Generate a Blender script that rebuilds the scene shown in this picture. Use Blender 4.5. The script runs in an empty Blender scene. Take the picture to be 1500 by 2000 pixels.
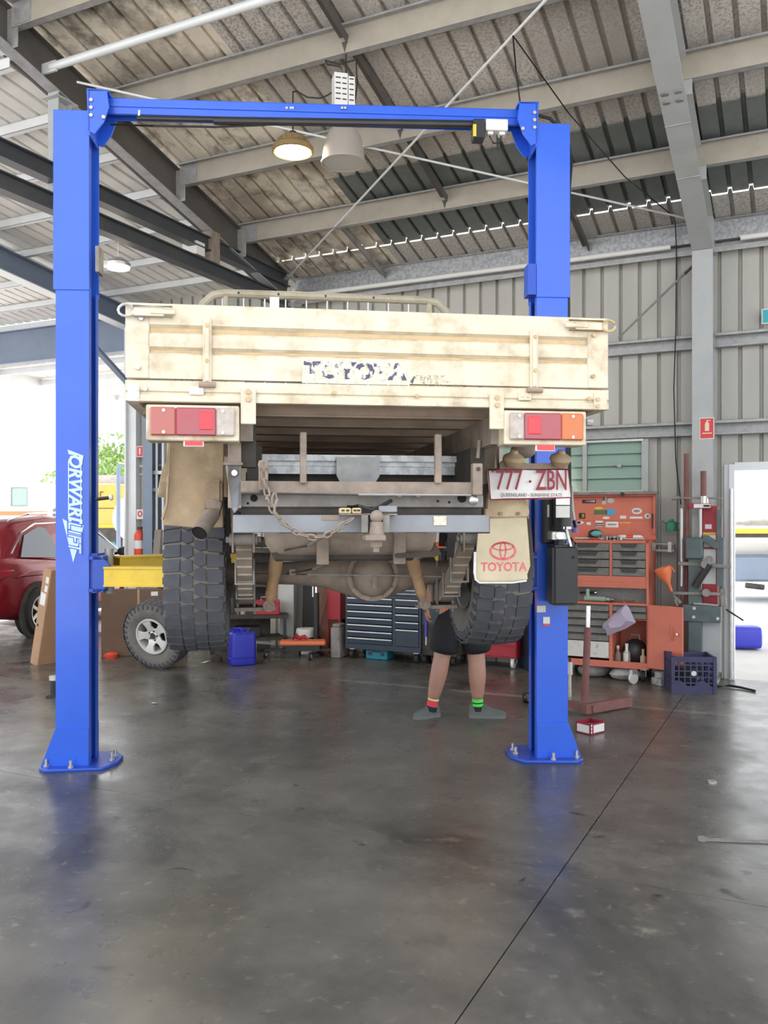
import bpy, bmesh, math, random
from math import sin, cos, pi, radians as R, atan2, sqrt, hypot
from mathutils import Vector as V, Matrix as Mx
random.seed(7)
sc = bpy.context.scene
COL = sc.collection
# ------------------------------------------------------------------ camera, sky, sun, exposure
FPX, HOR, CH = 1700.0, 1016.0, 1.63          # focal length in px of the 1500x2000 frame, horizon row, eye height
cam = bpy.data.cameras.new('camera')
cam.sensor_fit = 'VERTICAL'; cam.sensor_height = 36.0; cam.lens = FPX / 2000 * 36
cam.shift_y = (HOR - 1000) / 2000
cam.clip_end = 300
camo = bpy.data.objects.new('camera', cam); COL.objects.link(camo)
camo.location = (0, 0, CH); camo.rotation_euler = (pi / 2, 0, 0)
sc.camera = camo
w = bpy.data.worlds.new('sky'); sc.world = w; w.use_nodes = True
bg = w.node_tree.nodes['Background']
bg.inputs['Color'].default_value = (0.92, 0.96, 1.0, 1); bg.inputs['Strength'].default_value = 2.0
sun = bpy.data.lights.new('sun', 'SUN'); sun.energy = 9; sun.angle = R(1.0); sun.color = (1, .96, .9)
suno = bpy.data.objects.new('sun', sun); COL.objects.link(suno)
suno.rotation_euler = V((-.25, .55, 1.5)).to_track_quat('Z', 'Y').to_euler()
vs = sc.view_settings
vs.view_transform = 'Standard'; vs.look = 'None'; vs.gamma = 1; vs.use_curve_mapping = False
vs.exposure = 0.42
sc.cycles.max_bounces = 10; sc.cycles.diffuse_bounces = 6; sc.cycles.glossy_bounces = 4
sc.cycles.transmission_bounces = 6; sc.cycles.caustics_reflective = False; sc.cycles.caustics_refractive = False
sc.cycles.sample_clamp_indirect = 6
sc.cycles.use_denoising = True

# ------------------------------------------------------------------ helpers
def P(px, py, Y):
    return V(((px - 750) / FPX * Y, Y, CH - (py - HOR) / FPX * Y))
def G(px, py):                                # the floor point seen at a pixel
    return P(px, py, CH * FPX / (py - HOR))
def lin(c):
    return tuple(((x / 12.92) if x <= .04045 else ((x + .055) / 1.055) ** 2.4) for x in c)
def hexc(h):
    return lin(tuple(int(h[i:i + 2], 16) / 255 for i in (0, 2, 4)))

ZB = {}
class MB:
    def __init__(s, M=None):
        s.v = []; s.f = []; s.M = M; s.mi = []; s.cur = 0
    def add(s, vs, fs):
        b = len(s.v)
        for p in vs:
            p = V(p)
            s.v.append(s.M @ p if s.M else p)
        for q in fs:
            s.f.append(tuple(i + b for i in q)); s.mi.append(s.cur)
        return s
    def box(s, x0, x1, y0, y1, z0, z1):
        return s.add([(x0,y0,z0),(x1,y0,z0),(x1,y1,z0),(x0,y1,z0),(x0,y0,z1),(x1,y0,z1),(x1,y1,z1),(x0,y1,z1)],
                     [(0,3,2,1),(4,5,6,7),(0,1,5,4),(1,2,6,5),(2,3,7,6),(3,0,4,7)])
    def cbox(s, c, sx, sy, sz):
        return s.box(c[0]-sx/2, c[0]+sx/2, c[1]-sy/2, c[1]+sy/2, c[2]-sz/2, c[2]+sz/2)
    def frame(s, d, up=(0,0,1)):
        d = V(d).normalized(); up = V(up)
        if abs(d.dot(up.normalized())) > .98: up = V((0,1,0)) if abs(d.y) < .9 else V((1,0,0))
        a = d.cross(up).normalized(); b = a.cross(d).normalized()
        return d, a, b
    def bar(s, p0, p1, w, h, up=(0,0,1), w1=None, h1=None):
        p0, p1 = V(p0), V(p1); d, a, b = s.frame(p1-p0, up)
        w1 = w if w1 is None else w1; h1 = h if h1 is None else h1
        vs = []
        for p, ww, hh in ((p0,w,h),(p1,w1,h1)):
            vs += [p-a*ww/2-b*hh/2, p+a*ww/2-b*hh/2, p+a*ww/2+b*hh/2, p-a*ww/2+b*hh/2]
        return s.add(vs, [(0,3,2,1),(4,5,6,7),(0,1,5,4),(1,2,6,5),(2,3,7,6),(3,0,4,7)])
    def cyl(s, p0, p1, r0, r1=None, n=12, caps=True):
        p0, p1 = V(p0), V(p1); r1 = r0 if r1 is None else r1
        d, a, b = s.frame(p1-p0)
        vs = [p0+(a*cos(2*pi*i/n)+b*sin(2*pi*i/n))*r0 for i in range(n)] + [p1+(a*cos(2*pi*i/n)+b*sin(2*pi*i/n))*r1 for i in range(n)]
        fs = [(i,(i+1)%n,n+(i+1)%n,n+i) for i in range(n)]
        if caps: fs += [tuple(range(n-1,-1,-1)), tuple(range(n,2*n))]
        return s.add(vs, fs)
    def tube(s, pts, r, n=8, caps=True):
        pts = [V(p) for p in pts]; vs = []; fs = []
        k = len(pts); rr = r if isinstance(r, (list,tuple)) else [r]*k
        pa = None
        for j, p in enumerate(pts):
            d = (pts[min(j+1,k-1)]-pts[max(j-1,0)]).normalized()
            if pa is None: _, a, b = s.frame(d)
            else:
                a = (pa - d*pa.dot(d)).normalized(); b = d.cross(a)
            pa = a
            vs += [p+(a*cos(2*pi*i/n)+b*sin(2*pi*i/n))*rr[j] for i in range(n)]
        for j in range(k-1):
            for i in range(n):
                fs.append((j*n+i, j*n+(i+1)%n, (j+1)*n+(i+1)%n, (j+1)*n+i))
        if caps: fs += [tuple(range(n-1,-1,-1)), tuple(range((k-1)*n,k*n))]
        return s.add(vs, fs)
    def prism(s, poly, axis, a, b):
        n = len(poly)
        mk = {'x':lambda p,t:(t,p[0],p[1]),'y':lambda p,t:(p[0],t,p[1]),'z':lambda p,t:(p[0],p[1],t)}[axis]
        vs = [mk(p,a) for p in poly]+[mk(p,b) for p in poly]
        fs = [(i,(i+1)%n,n+(i+1)%n,n+i) for i in range(n)] + [tuple(range(n-1,-1,-1)), tuple(range(n,2*n))]
        return s.add(vs, fs)
    def lathe(s, prof, o=(0,0,0), d=(0,0,1), n=24, close=False):
        o = V(o); d, a, b = s.frame(d); vs = []; fs = []; k = len(prof)
        for r, h in prof:
            for i in range(n):
                t = 2*pi*i/n; vs.append(o+d*h+(a*cos(t)+b*sin(t))*r)
        for j in range(k-1 if not close else k):
            for i in range(n):
                j2 = (j+1)%k
                fs.append((j*n+i, j*n+(i+1)%n, j2*n+(i+1)%n, j2*n+i))
        return s.add(vs, fs)
    def loft(s, secs, caps=True, closed=True):
        n = len(secs[0]); vs = [p for q in secs for p in q]; fs = []
        m = n if closed else n-1
        for j in range(len(secs)-1):
            for i in range(m):
                fs.append((j*n+i, j*n+(i+1)%n, (j+1)*n+(i+1)%n, (j+1)*n+i))
        if caps: fs += [tuple(range(n-1,-1,-1)), tuple(range((len(secs)-1)*n, len(secs)*n))]
        return s.add(vs, fs)
    def sphere(s, c, r, n=12, m=8, sc_=(1,1,1)):
        c = V(c); vs = []; fs = []
        for j in range(m+1):
            t = pi*j/m
            for i in range(n):
                q = 2*pi*i/n; vs.append(c+V((r*sc_[0]*sin(t)*cos(q), r*sc_[1]*sin(t)*sin(q), r*sc_[2]*cos(t))))
        for j in range(m):
            for i in range(n):
                fs.append((j*n+i,(j+1)*n+i,(j+1)*n+(i+1)%n,j*n+(i+1)%n))
        return s.add(vs, fs)
    def mesh(s, name, mat=None, bevel=0, smooth=True, off=None, segs=1, ang=.6):
        me = bpy.data.meshes.new(name)
        vv = [p-off for p in s.v] if off else s.v
        me.from_pydata([tuple(p) for p in vv], [], s.f)
        mats = mat if isinstance(mat, (list,tuple)) else [mat]
        for m in mats: me.materials.append(m)
        if len(mats) > 1: me.polygons.foreach_set('material_index', s.mi)
        bm = bmesh.new(); bm.from_mesh(me)
        bmesh.ops.remove_doubles(bm, verts=bm.verts, dist=1e-5)
        bmesh.ops.recalc_face_normals(bm, faces=bm.faces)
        if bevel:
            es = [e for e in bm.edges if len(e.link_faces)==2 and e.calc_face_angle(0) > .5]
            bmesh.ops.bevel(bm, geom=es, offset=bevel, segments=segs, affect='EDGES', clamp_overlap=True)
        bm.to_mesh(me); bm.free()
        if smooth:
            me.shade_smooth(); me.set_sharp_from_angle(angle=ang)
        return me
    def build(s, name, mat, parent=None, bevel=0, smooth=True, loc=None, rot=None, segs=1, ang=.6):
        off = None; q = parent
        while q is not None:
            if q.name in ZB: off = V((0,0,ZB[q.name])); break
            q = q.parent
        o = bpy.data.objects.new(name, s.mesh(name, mat, bevel, smooth, off, segs, ang))
        COL.objects.link(o)
        if parent: o.parent = parent
        if loc is not None: o.location = loc
        if rot is not None: o.rotation_euler = rot if isinstance(rot,(tuple,list)) else (0,0,rot)
        return o

def tag(o, label=None, cat=None, group=None, kind=None):
    if label: o['label'] = label
    if cat: o['category'] = cat
    if group: o['group'] = group
    if kind: o['kind'] = kind
    return o
def thing(name, label, cat, loc=(0,0,0), rz=0, group=None, kind=None, rot=None):
    o = bpy.data.objects.new(name, None); COL.objects.link(o); o.empty_display_size = .1
    o.location = loc; o.rotation_euler = rot if rot else (0,0,rz)
    return tag(o, label, cat, group, kind)
def struct(name, loc=(0,0,0), rz=0):
    return thing(name, None, None, loc, rz, kind='structure')
def children(o): return [c for c in bpy.data.objects if c.parent == o]
def dup(o, parent=None, depth=0):
    c = o.copy(); COL.objects.link(c)
    if parent: c.parent = parent
    for ch in list(children(o)):
        if ch is not c: dup(ch, c, depth+1)
    return c
def place(me, name, parent=None, loc=(0,0,0), rot=(0,0,0), scale=None):
    o = bpy.data.objects.new(name, me); COL.objects.link(o)
    if parent: o.parent = parent
    o.location = loc; o.rotation_euler = rot
    if scale: o.scale = scale
    return o
def text(name, body, size, mat, parent, M, ext=.0015, shear=0, sx=1, align='CENTER', offset=0, space=1):
    cu = bpy.data.curves.new(name, 'FONT'); cu.body = body; cu.size = size; cu.extrude = ext; cu.shear = shear
    cu.align_x = align; cu.align_y = 'CENTER'; cu.offset = offset; cu.space_character = space; cu.resolution_u = 2
    t = bpy.data.objects.new('tmp', cu); COL.objects.link(t)
    bpy.context.view_layer.update()
    me = bpy.data.meshes.new_from_object(t.evaluated_get(bpy.context.evaluated_depsgraph_get()))
    bpy.data.objects.remove(t); me.name = name
    me.transform(M @ Mx.Diagonal((sx,1,1,1)))
    me.materials.clear(); me.materials.append(mat)
    o = bpy.data.objects.new(name, me); COL.objects.link(o)
    if parent:
        o.parent = parent; q = parent
        while q is not None:
            if q.name in ZB: me.transform(Mx.Translation((0,0,-ZB[q.name]))); break
            q = q.parent
    return o
def TM(o, xdir, ydir):                        # matrix placing text: origin, reading direction, up direction
    x = V(xdir).normalized(); y = V(ydir).normalized(); z = x.cross(y)
    m = Mx((x,y,z)).transposed().to_4x4(); m.translation = V(o); return m

# ------------------------------------------------------------------ materials
def mat(name, col, rough=.5, metal=0, col2=None, scale=6, amt=.5, lo=.4, hi=.7, bump=0, bscale=40, detail=5,
        spec=.5, coat=0, emit=None, estr=0, alpha=None, trans=0, col3=None, scale3=2, lo3=.5, hi3=.7, stretch=None, rough2=None, pos=False):
    m = bpy.data.materials.new(name); m.use_nodes = True
    nt = m.node_tree; n = nt.nodes; L = nt.links; b = n['Principled BSDF']
    b.inputs['Base Color'].default_value = (*col,1); b.inputs['Roughness'].default_value = rough
    b.inputs['Metallic'].default_value = metal; b.inputs['Specular IOR Level'].default_value = spec
    if coat: b.inputs['Coat Weight'].default_value = coat; b.inputs['Coat Roughness'].default_value = .08
    if trans: b.inputs['Transmission Weight'].default_value = trans
    if emit: b.inputs['Emission Color'].default_value = (*emit,1); b.inputs['Emission Strength'].default_value = estr
    if alpha is not None: b.inputs['Alpha'].default_value = alpha
    if col2 or bump or col3:
        tc = n.new('ShaderNodeTexCoord'); co = tc.outputs['Object']
        if pos: co = n.new('ShaderNodeNewGeometry').outputs['Position']
        if stretch:
            mp = n.new('ShaderNodeMapping'); mp.inputs['Scale'].default_value = stretch
            L.new(co, mp.inputs['Vector']); co = mp.outputs['Vector']
    def noise(sc_, lo_, hi_, det):
        nz = n.new('ShaderNodeTexNoise'); nz.inputs['Scale'].default_value = sc_; nz.inputs['Detail'].default_value = det
        nz.inputs['Roughness'].default_value = .62
        L.new(co, nz.inputs['Vector'])
        mr = n.new('ShaderNodeMapRange'); mr.inputs[1].default_value = lo_; mr.inputs[2].default_value = hi_
        L.new(nz.outputs['Fac'], mr.inputs[0]); return mr.outputs[0]
    src = None
    if col2:
        f = noise(scale, lo, hi, detail)
        mu = n.new('ShaderNodeMath'); mu.operation = 'MULTIPLY'; mu.inputs[1].default_value = amt; L.new(f, mu.inputs[0])
        mx = n.new('ShaderNodeMix'); mx.data_type = 'RGBA'
        mx.inputs['A'].default_value = (*col,1); mx.inputs['B'].default_value = (*col2,1)
        L.new(mu.outputs[0], mx.inputs['Factor']); src = mx.outputs['Result']
        if rough2 is not None:
            rr = n.new('ShaderNodeMapRange'); rr.inputs[3].default_value = rough; rr.inputs[4].default_value = rough2
            L.new(mu.outputs[0], rr.inputs[0]); L.new(rr.outputs[0], b.inputs['Roughness'])
    if col3:
        f = noise(scale3, lo3, hi3, 6)
        mx = n.new('ShaderNodeMix'); mx.data_type = 'RGBA'
        mx.inputs['A'].default_value = (*col,1); mx.inputs['B'].default_value = (*col3,1)
        if src: L.new(src, mx.inputs['A'])
        L.new(f, mx.inputs['Factor']); src = mx.outputs['Result']
    if src: L.new(src, b.inputs['Base Color'])
    if bump:
        nz = n.new('ShaderNodeTexNoise'); nz.inputs['Scale'].default_value = bscale; nz.inputs['Detail'].default_value = 4
        L.new(co, nz.inputs['Vector'])
        bp = n.new('ShaderNodeBump'); bp.inputs['Strength'].default_value = bump; bp.inputs['Distance'].default_value = .01
        L.new(nz.outputs['Fac'], bp.inputs['Height']); L.new(bp.outputs['Normal'], b.inputs['Normal'])
    return m

H = hexc
m_blue = mat('blue_paint', (.026,.115,.66), .3, 0, (.034,.135,.72), 3, .6, coat=.25)
m_blue_d = mat('blue_paint_dusty', (.016,.075,.5), .4, 0, (.03,.09,.45), 5, .6)
m_yellow = mat('yellow_paint', H('e8c63a'), .42, 0, H('b79a3a'), 8, .45)
m_tray = mat('tray_cream', H('d2c7b0'), .6, 0, H('907858'), 8, .85, .48, .74, .06, 60, 10, col3=H('dcd3c2'), scale3=3.5, lo3=.45, hi3=.75)
m_rack = mat('rack_grey_cream', H('a8a18e'), .55, 0, H('857a66'), 10, .6)
m_tray_dirt = mat('tray_cream_grimy', H('c2a983'), .7, 0, H('927a58'), 7, .6, .45, .7)
m_trim = mat('tray_under', H('a39080'), .75, 0, H('786759'), 5, .7)
m_dust = mat('dusty_steel', H('95877a'), .75, 0, H('6a5f56'), 9, .8, bump=.1)
m_dust2 = mat('dusty_grey_steel', H('8f8b87'), .7, 0, H('68645f'), 9, .8, bump=.1)
m_grey = mat('grey_primer', H('8d8f95'), .62, .1, H('727378'), 7, .6)
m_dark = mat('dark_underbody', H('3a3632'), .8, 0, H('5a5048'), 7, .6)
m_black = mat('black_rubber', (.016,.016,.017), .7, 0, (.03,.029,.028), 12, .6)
m_tyre = mat('tyre_rubber', H('484a50'), .82, 0, H('5c5c62'), 10, .7, bump=.12, bscale=90)
m_tyre_d = mat('tyre_groove', H('6a6764'), .9, 0, H('86817a'), 9, .6)
m_blackp = mat('black_plastic', (.02,.02,.022), .45, 0, (.035,.035,.038), 6, .5)
m_chrome = mat('chrome', (.8,.8,.82), .18, 1)
m_alu = mat('aluminium_paint', (.62,.62,.6), .35, .6, (.4,.4,.38), 12, .5)
m_rod = mat('dull_chrome', (.5,.5,.5), .4, .6)
m_zinc = mat('zinc_bolt', (.55,.53,.5), .4, .8)
m_shock = mat('shock_tan', H('bb9a76'), .6, 0, H('8f7052'), 10, .7)
m_red_lens = mat('lens_red', H('a0464f'), .25, 0, H('93545c'), 20, .5, coat=.3)
m_red_refl = mat('reflector_red', H('ff2a33'), .25, coat=.4)
m_amb_lens = mat('lens_amber', H('c06a35'), .25, coat=.3)
m_amb_dull = mat('lens_amber_faded', H('a9605a'), .3, coat=.2)
m_clr_lens = mat('lens_clear', H('b5aaa2'), .25, 0, H('8f857c'), 30, .6, coat=.3)
m_white = mat('white_paint', (.75,.74,.72), .5)
m_plate = mat('plate_white', (.82,.81,.8), .45, 0, (.6,.57,.52), 20, .4, .55, .75)
m_maroon = mat('maroon_print', H('8e2034'), .5)
m_grey_print = mat('grey_print', H('6f6462'), .5)
m_redprint = mat('red_print', H('cf5862'), .55, 0, H('dba0a0'), 40, .5)
m_navyprint = mat('worn_navy_print', H('4a4a66'), .6, 0, H('dcd2c0'), 20, 1, .465, .51)
m_sticker = mat('worn_sticker', H('d6ccba'), .6, 0, H('b9ad9a'), 45, .8, .5, .62)
m_flap = mat('mudflap_cream', H('cfc3a6'), .65, 0, H('b0a084'), 5, .7)
m_guard = mat('mudguard_beige', H('b8a283'), .7, 0, H('8d765f'), 4, .8, col3=H('d8c9a6'), scale3=5, lo3=.55, hi3=.75)
m_galv = mat('galvanised', (.5,.51,.52), .42, .55, (.3,.31,.33), 26, .8, .42, .6)
m_galv_d = mat('galvanised_dull', (.42,.42,.42), .5, .3, (.27,.27,.27), 14, .7)
m_purlin = mat('purlin_zinc', (.43,.39,.325), .5, .1, (.35,.315,.26), 6, .7)
m_column = mat('grey_steel_paint', (.44,.455,.455), .45, 0, (.36,.37,.37), 5, .6)
m_rafter_d = mat('dark_steel_and_shade', (.10,.092,.085), .5, 0, (.06,.056,.05), 5, .6)  # dark steel of the bridging, plus shade put into the far rafter's colour
m_beam_d = mat('dark_tie_paint', (.045,.05,.058), .42, 0, (.08,.082,.088), 4, .5)
m_fascia = mat('fascia_bluegrey', (.20,.25,.34), .5, 0, (.16,.2,.28), 3, .5)
m_roof_dirt = mat('roof_sheet_grimy', (.78,.72,.62), .55, .0, (.14,.115,.09), 4, .85, .46, .64, 0, 30, 9, col3=(.40,.345,.28), scale3=1.1, lo3=.46, hi3=.62, pos=True)
m_roof = mat('roof_sheet_old_galvanised', (.62,.59,.55), .5, .1, (.27,.25,.225), 45, .75, .45, .6, 0, 30, 4, col3=(.46,.43,.39), scale3=1.2, lo3=.4, hi3=.66, pos=True)
m_roof_new = mat('roof_sheet_grey_green', (.16,.18,.17), .5, .1, (.11,.12,.11), 8, .6)
m_awn = mat('awning_sheet', (.86,.84,.8), .5, 0, (.7,.67,.63), 5, .6)
m_awn_p = mat('awning_purlin', (.74,.76,.77), .45, .1, (.64,.66,.68), 5, .5)
m_wall = mat('wall_sheet', (.47,.46,.42), .5, 0, (.37,.362,.335), 3, .7, stretch=(1,1,.25), pos=True)
m_orange = mat('orange_cabinet', H('cf7560'), .5, 0, H('b86a56'), 6, .5)
m_orange_in = mat('orange_inner', H('9c4a32'), .6)
m_drawer = mat('grey_drawer', H('7d7b77'), .45, .2, H('5b5a58'), 14, .6)
m_drawer_d = mat('drawer_shadow_pull', H('3e3f3f'), .5)
m_navy = mat('navy_cabinet', H('243140'), .38, 0, H('1d2833'), 5, .5)
m_navy_gloss = mat('navy_drawer_gloss', H('223244'), .16, .2)
m_teal = mat('teal_plastic', H('1c7f92'), .45)
m_red = mat('red_paint', H('a82a35'), .4, 0, H('7f2530'), 5, .5)
m_redp = mat('red_plastic', H('e0513f'), .45)
m_orangep = mat('orange_plastic', H('e0784e'), .5)
m_drum = mat('blue_plastic', H('2f35b8'), .35, 0, H('23278c'), 4, .5)
m_drum2 = mat('blue_barrel_plastic', H('4045c8'), .38)
m_crate = mat('crate_purple_plastic', H('3a3a5e'), .5, 0, H('2c2c48'), 6, .6)
m_card = mat('cardboard', H('b48f70'), .8, 0, H('a07c60'), 4, .5)
m_card_d = mat('cardboard_brown', H('705a4c'), .85, 0, H('5a4840'), 4, .5)
m_paper = mat('paper_label', (.78,.77,.73), .6, 0, (.55,.55,.53), 40, .4)
m_rust = mat('rusty_red_steel', H('7e5450'), .65, 0, H('643f3c'), 8, .6)
m_green = mat('green_plastic', H('2d7d5c'), .45)
m_skin = mat('skin', H('b58a78'), .5, 0, H('a37565'), 8, .5)
m_hair = mat('hair_brown', H('3c2b20'), .7)
m_short = mat('black_shorts', (.012,.012,.015), .85)
m_orange_sh = mat('orange_shirt', H('ff7a35'), .75)
m_shoe = mat('grey_shoe', H('5d6261'), .85, 0, H('70746f'), 12, .5)
m_sole = mat('shoe_sole', H('6f726d'), .8)
m_sock_b = mat('sock_black', (.02,.02,.024), .9)
m_sock_r = mat('sock_red', H('d8475a'), .85)
m_sock_g = mat('sock_green', H('58e060'), .85)
m_sock_y = mat('sock_yellow', H('d9e08a'), .85)
m_carred = mat('car_red', H('8e1225'), .25, .2, coat=.7)
m_glass_d = mat('dark_glass', (.02,.03,.04), .05, 0, coat=.6)
m_glass_g = mat('louvre_glass_green', H('9db8ac'), .15, 0, trans=.12)
m_tail = mat('car_lamp', H('b02030'), .15, coat=.5)
m_cyl_w = mat('white_tank', H('dfe8ec'), .4)
m_cat = mat('machine_yellow', H('d2a04e'), .5, 0, H('b98b45'), 4, .4)
m_foliage = mat('foliage', H('7f9a56'), .8, 0, H('5b7a3c'), 6, .6)
m_bag = mat('clear_bag', H('cfc6e0'), .12, alpha=.45)
m_concrete_out = mat('outdoor_concrete', (.6,.59,.58), .8, 0, (.5,.49,.48), 1.5, .6)
m_lamp = mat('lamp_lit', (1,1,1), .5, emit=(1,.86,.55), estr=22)
m_lamp_w = mat('lamp_lit_white', (1,1,1), .5, emit=(1,.93,.75), estr=26)
m_sign_red = mat('sign_red', H('d24545'), .5)
m_sign_teal = mat('sign_teal', H('3aa9b5'), .5)
m_tread_white = mat('white_detail', (.8,.8,.8), .5)
m_oilpaint = mat('white_drawer', H('d0cfca'), .5, 0, H('8a7a66'), 16, .7, .56, .68)

def floor_mat():
    m = bpy.data.materials.new('workshop_concrete'); m.use_nodes = True
    nt = m.node_tree; n = nt.nodes; L = nt.links; b = n['Principled BSDF']
    tc = n.new('ShaderNodeTexCoord')
    def nz(scale, det, lo, hi, rough=.6, dist=0):
        t = n.new('ShaderNodeTexNoise'); t.inputs['Scale'].default_value = scale; t.inputs['Detail'].default_value = det
        t.inputs['Roughness'].default_value = rough; t.inputs['Distortion'].default_value = dist
        L.new(tc.outputs['Object'], t.inputs['Vector'])
        r = n.new('ShaderNodeMapRange'); r.inputs[1].default_value = lo; r.inputs[2].default_value = hi; L.new(t.outputs['Fac'], r.inputs[0])
        return r.outputs[0]
    def mix(a, bb, f):
        x = n.new('ShaderNodeMix'); x.data_type = 'RGBA'
        for k, s in (('A',a),('B',bb)):
            if isinstance(s, tuple): x.inputs[k].default_value = (*s,1)
            else: L.new(s, x.inputs[k])
        L.new(f, x.inputs['Factor']); return x.outputs['Result']
    c = mix((.082,.077,.07), (.165,.152,.134), nz(.9, 7, .38, .66, .7))
    c = mix(c, (.03,.029,.028), nz(.5, 6, .50, .66, .68, .5))
    c = mix(c, (.24,.215,.18), nz(2.6, 7, .62, .74, .7))
    c = mix(c, (.22,.2,.175), nz(14, 6, .60, .76))
    c = mix(c, (.03,.028,.027), nz(5.5, 3, .68, .74, .5, .5))
    L.new(c, b.inputs['Base Color'])
    r = nz(2.2, 6, .3, .75)
    mr = n.new('ShaderNodeMapRange'); mr.inputs[3].default_value = .19; mr.inputs[4].default_value = .44; b.inputs['Specular IOR Level'].default_value = .6; L.new(r, mr.inputs[0])
    L.new(mr.outputs[0], b.inputs['Roughness'])
    bp = n.new('ShaderNodeBump'); bp.inputs['Strength'].default_value = .12; bp.inputs['Distance'].default_value = .004
    t = n.new('ShaderNodeTexNoise'); t.inputs['Scale'].default_value = 35; t.inputs['Detail'].default_value = 6; L.new(tc.outputs['Object'], t.inputs['Vector'])
    L.new(t.outputs['Fac'], bp.inputs['Height']); L.new(bp.outputs['Normal'], b.inputs['Normal'])
    return m
m_floor = floor_mat()
# ------------------------------------------------------------------ building frame: x along the back wall (to the far end), y into the shed, z up
BETA = R(25.83); JX, JY = 3.554, 8.95; BROT = pi - BETA
def B(s, w, z=0):
    return V((JX - cos(BETA)*s - sin(BETA)*w, JY + sin(BETA)*s - cos(BETA)*w, z))
def BH(px, w):                                # s where the pixel column meets the plane w
    r = (px-750)/FPX
    return (JX - sin(BETA)*w - r*(JY - cos(BETA)*w)) / (cos(BETA) + r*sin(BETA))
def BZ(px, py, w):                            # height where the pixel meets the plane w
    q = B(BH(px, w), w); return CH - (py-HOR)/FPX*q.y
def BP(px, py, w):
    return V((BH(px, w), w, BZ(px, py, w)))
ZK, PK, RD = 4.36, .26, .37
def zr(w_): return ZK + (w_-.3)*PK + RD       # underside of the main roof sheets
def zrb(w_): return ZK + (w_-.3)*PK           # bottom of the rafters
def za(w_): return 4.95 + .116*w_             # underside of the lean-to sheets
def roofhit(px, py, off):                     # building coords where the pixel meets the plane zrb+off
    d = V(((px-750)/FPX, 1, -(py-HOR)/FPX)); lo, hi = .5, 40
    def f(t):
        q = d*t; rx, ry = q.x-JX, q.y-JY
        return CH + q.z - (zrb(-sin(BETA)*rx - cos(BETA)*ry) + off)
    for _ in range(60):
        m = (lo+hi)/2
        if f(m) < 0: lo = m
        else: hi = m
    q = d*lo; rx, ry = q.x-JX, q.y-JY
    return V((-cos(BETA)*rx + sin(BETA)*ry, -sin(BETA)*rx - cos(BETA)*ry, CH+q.z))

def rib_sheet(n, per, w0, w1, zf, rib=.046, top=.030, side=.008, wid=None):
    pts = []
    for k in range(n):
        x = k*per
        pts += [(x,0),(x+per*.5-top/2-side,0),(x+per*.5-top/2,rib),(x+per*.5+top/2,rib),(x+per*.5+top/2+side,0)]
    pts.append((n*per,0))
    m = MB(); vs = []
    for ww in (w0, w1):
        for x, h in pts: vs.append((x, ww, zf(ww)+h))
    k = len(pts)
    m.add(vs, [(i,i+1,k+i+1,k+i) for i in range(k-1)])
    return m
# --- floor: concrete bays with sawn joints over a dark bed
fl = struct('floor', (JX, JY, 0), BROT)
MB().box(-9, 17, -.02, 12.5, -.2, -.02).build('floor_bed', mat('joint_dirt', (.05,.047,.043), .9), fl)
sl = [-9, .32, 5.75, 11.2, 17]; wl = [-.02, 5.6, 12.5]
for i in range(4):
    for j in range(2):
        MB().box(sl[i]+.003, sl[i+1]-.003, wl[j]+.002, wl[j+1]-.002, -.15, 0).build('floor_slab', m_floor, fl)
gd = struct('ground', (0, 0, 0))
MB(Mx.Translation((JX,JY,0)) @ Mx.Rotation(BROT,4,'Z')).box(-40, 60, -60, -.03, -.3, -.012).box(-40, 60, 12.5, 40, -.3, -.012).box(-40,-9,-.03,12.5,-.3,-.012).box(17,60,-.03,12.5,-.3,-.012).build('ground_concrete', m_concrete_out, gd)

# --- ceiling: main roof
ce = struct('ceiling', (JX, JY, 0), BROT)
SW = .76
up1 = rib_sheet(4, SW/4, 1.62, 9.0, lambda q: zr(q)+.018)
lo1 = rib_sheet(4, SW/4, .572, 1.80, lambda q: zr(q)+.004)
ed1 = rib_sheet(4, SW/4, -.35, .565, lambda q: zr(q)-.006)
S2, S1 = 5.16, .234
meu = {}
for k, (mb_, nm) in enumerate(((up1,'u'),(lo1,'l'),(ed1,'e'))):
    for m_, t in ((m_roof_dirt,'d'),(m_roof,'o'),(m_roof_new,'n')):
        meu[nm+t] = mb_.mesh('roof_sheet', m_)
for i in range(13):
    s0 = S2 + .02 - SW*(i+1)
    d = i < 2
    place(meu['ud' if d else 'uo'], 'roof_sheet', ce, (s0, 0, 0))
    place(meu['ld' if d else 'ln'], 'roof_sheet', ce, (s0, 0, 0))
    place(meu['ed' if d else 'eo'], 'roof_sheet', ce, (s0, 0, 0))
def ibeam(s, w0, w1, zf, mweb, mfl, name, par, dep=.335, fw=.2):
    m = MB(); sl_ = (zf(w1)-zf(w0))/(w1-w0)
    for (a, b, lo_, hi_, ci) in ((-fw/2, fw/2, 0, .013, 1), (-.005, .005, .013, dep-.013, 0), (-fw/2, fw/2, dep-.013, dep, 0)):
        m.cur = ci
        m.add([(s+x, ww, zf(ww)+h) for ww in (w0, w1) for x, h in ((a,lo_),(b,lo_),(b,hi_),(a,hi_))],
              [(0,1,2,3),(7,6,5,4),(0,4,5,1),(1,5,6,2),(2,6,7,3),(3,7,4,0)])
    return m.build(name, [mweb, mfl], par)
ibeam(S2, .3, 9, zrb, m_rafter_d, m_galv_d, 'rafter', ce, fw=.115)  # web coloured dark for the shade on this rafter, flange paler
MB().loft([[(S2+.09,q,zrb(q)+.02),(S2+.12,q,zrb(q)+.02),(S2+.12,q,zrb(q)+.2),(S2+.09,q,zrb(q)+.2)] for q in (.3,9)]).build('rafter_angle', m_rafter_d, ce)
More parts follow.
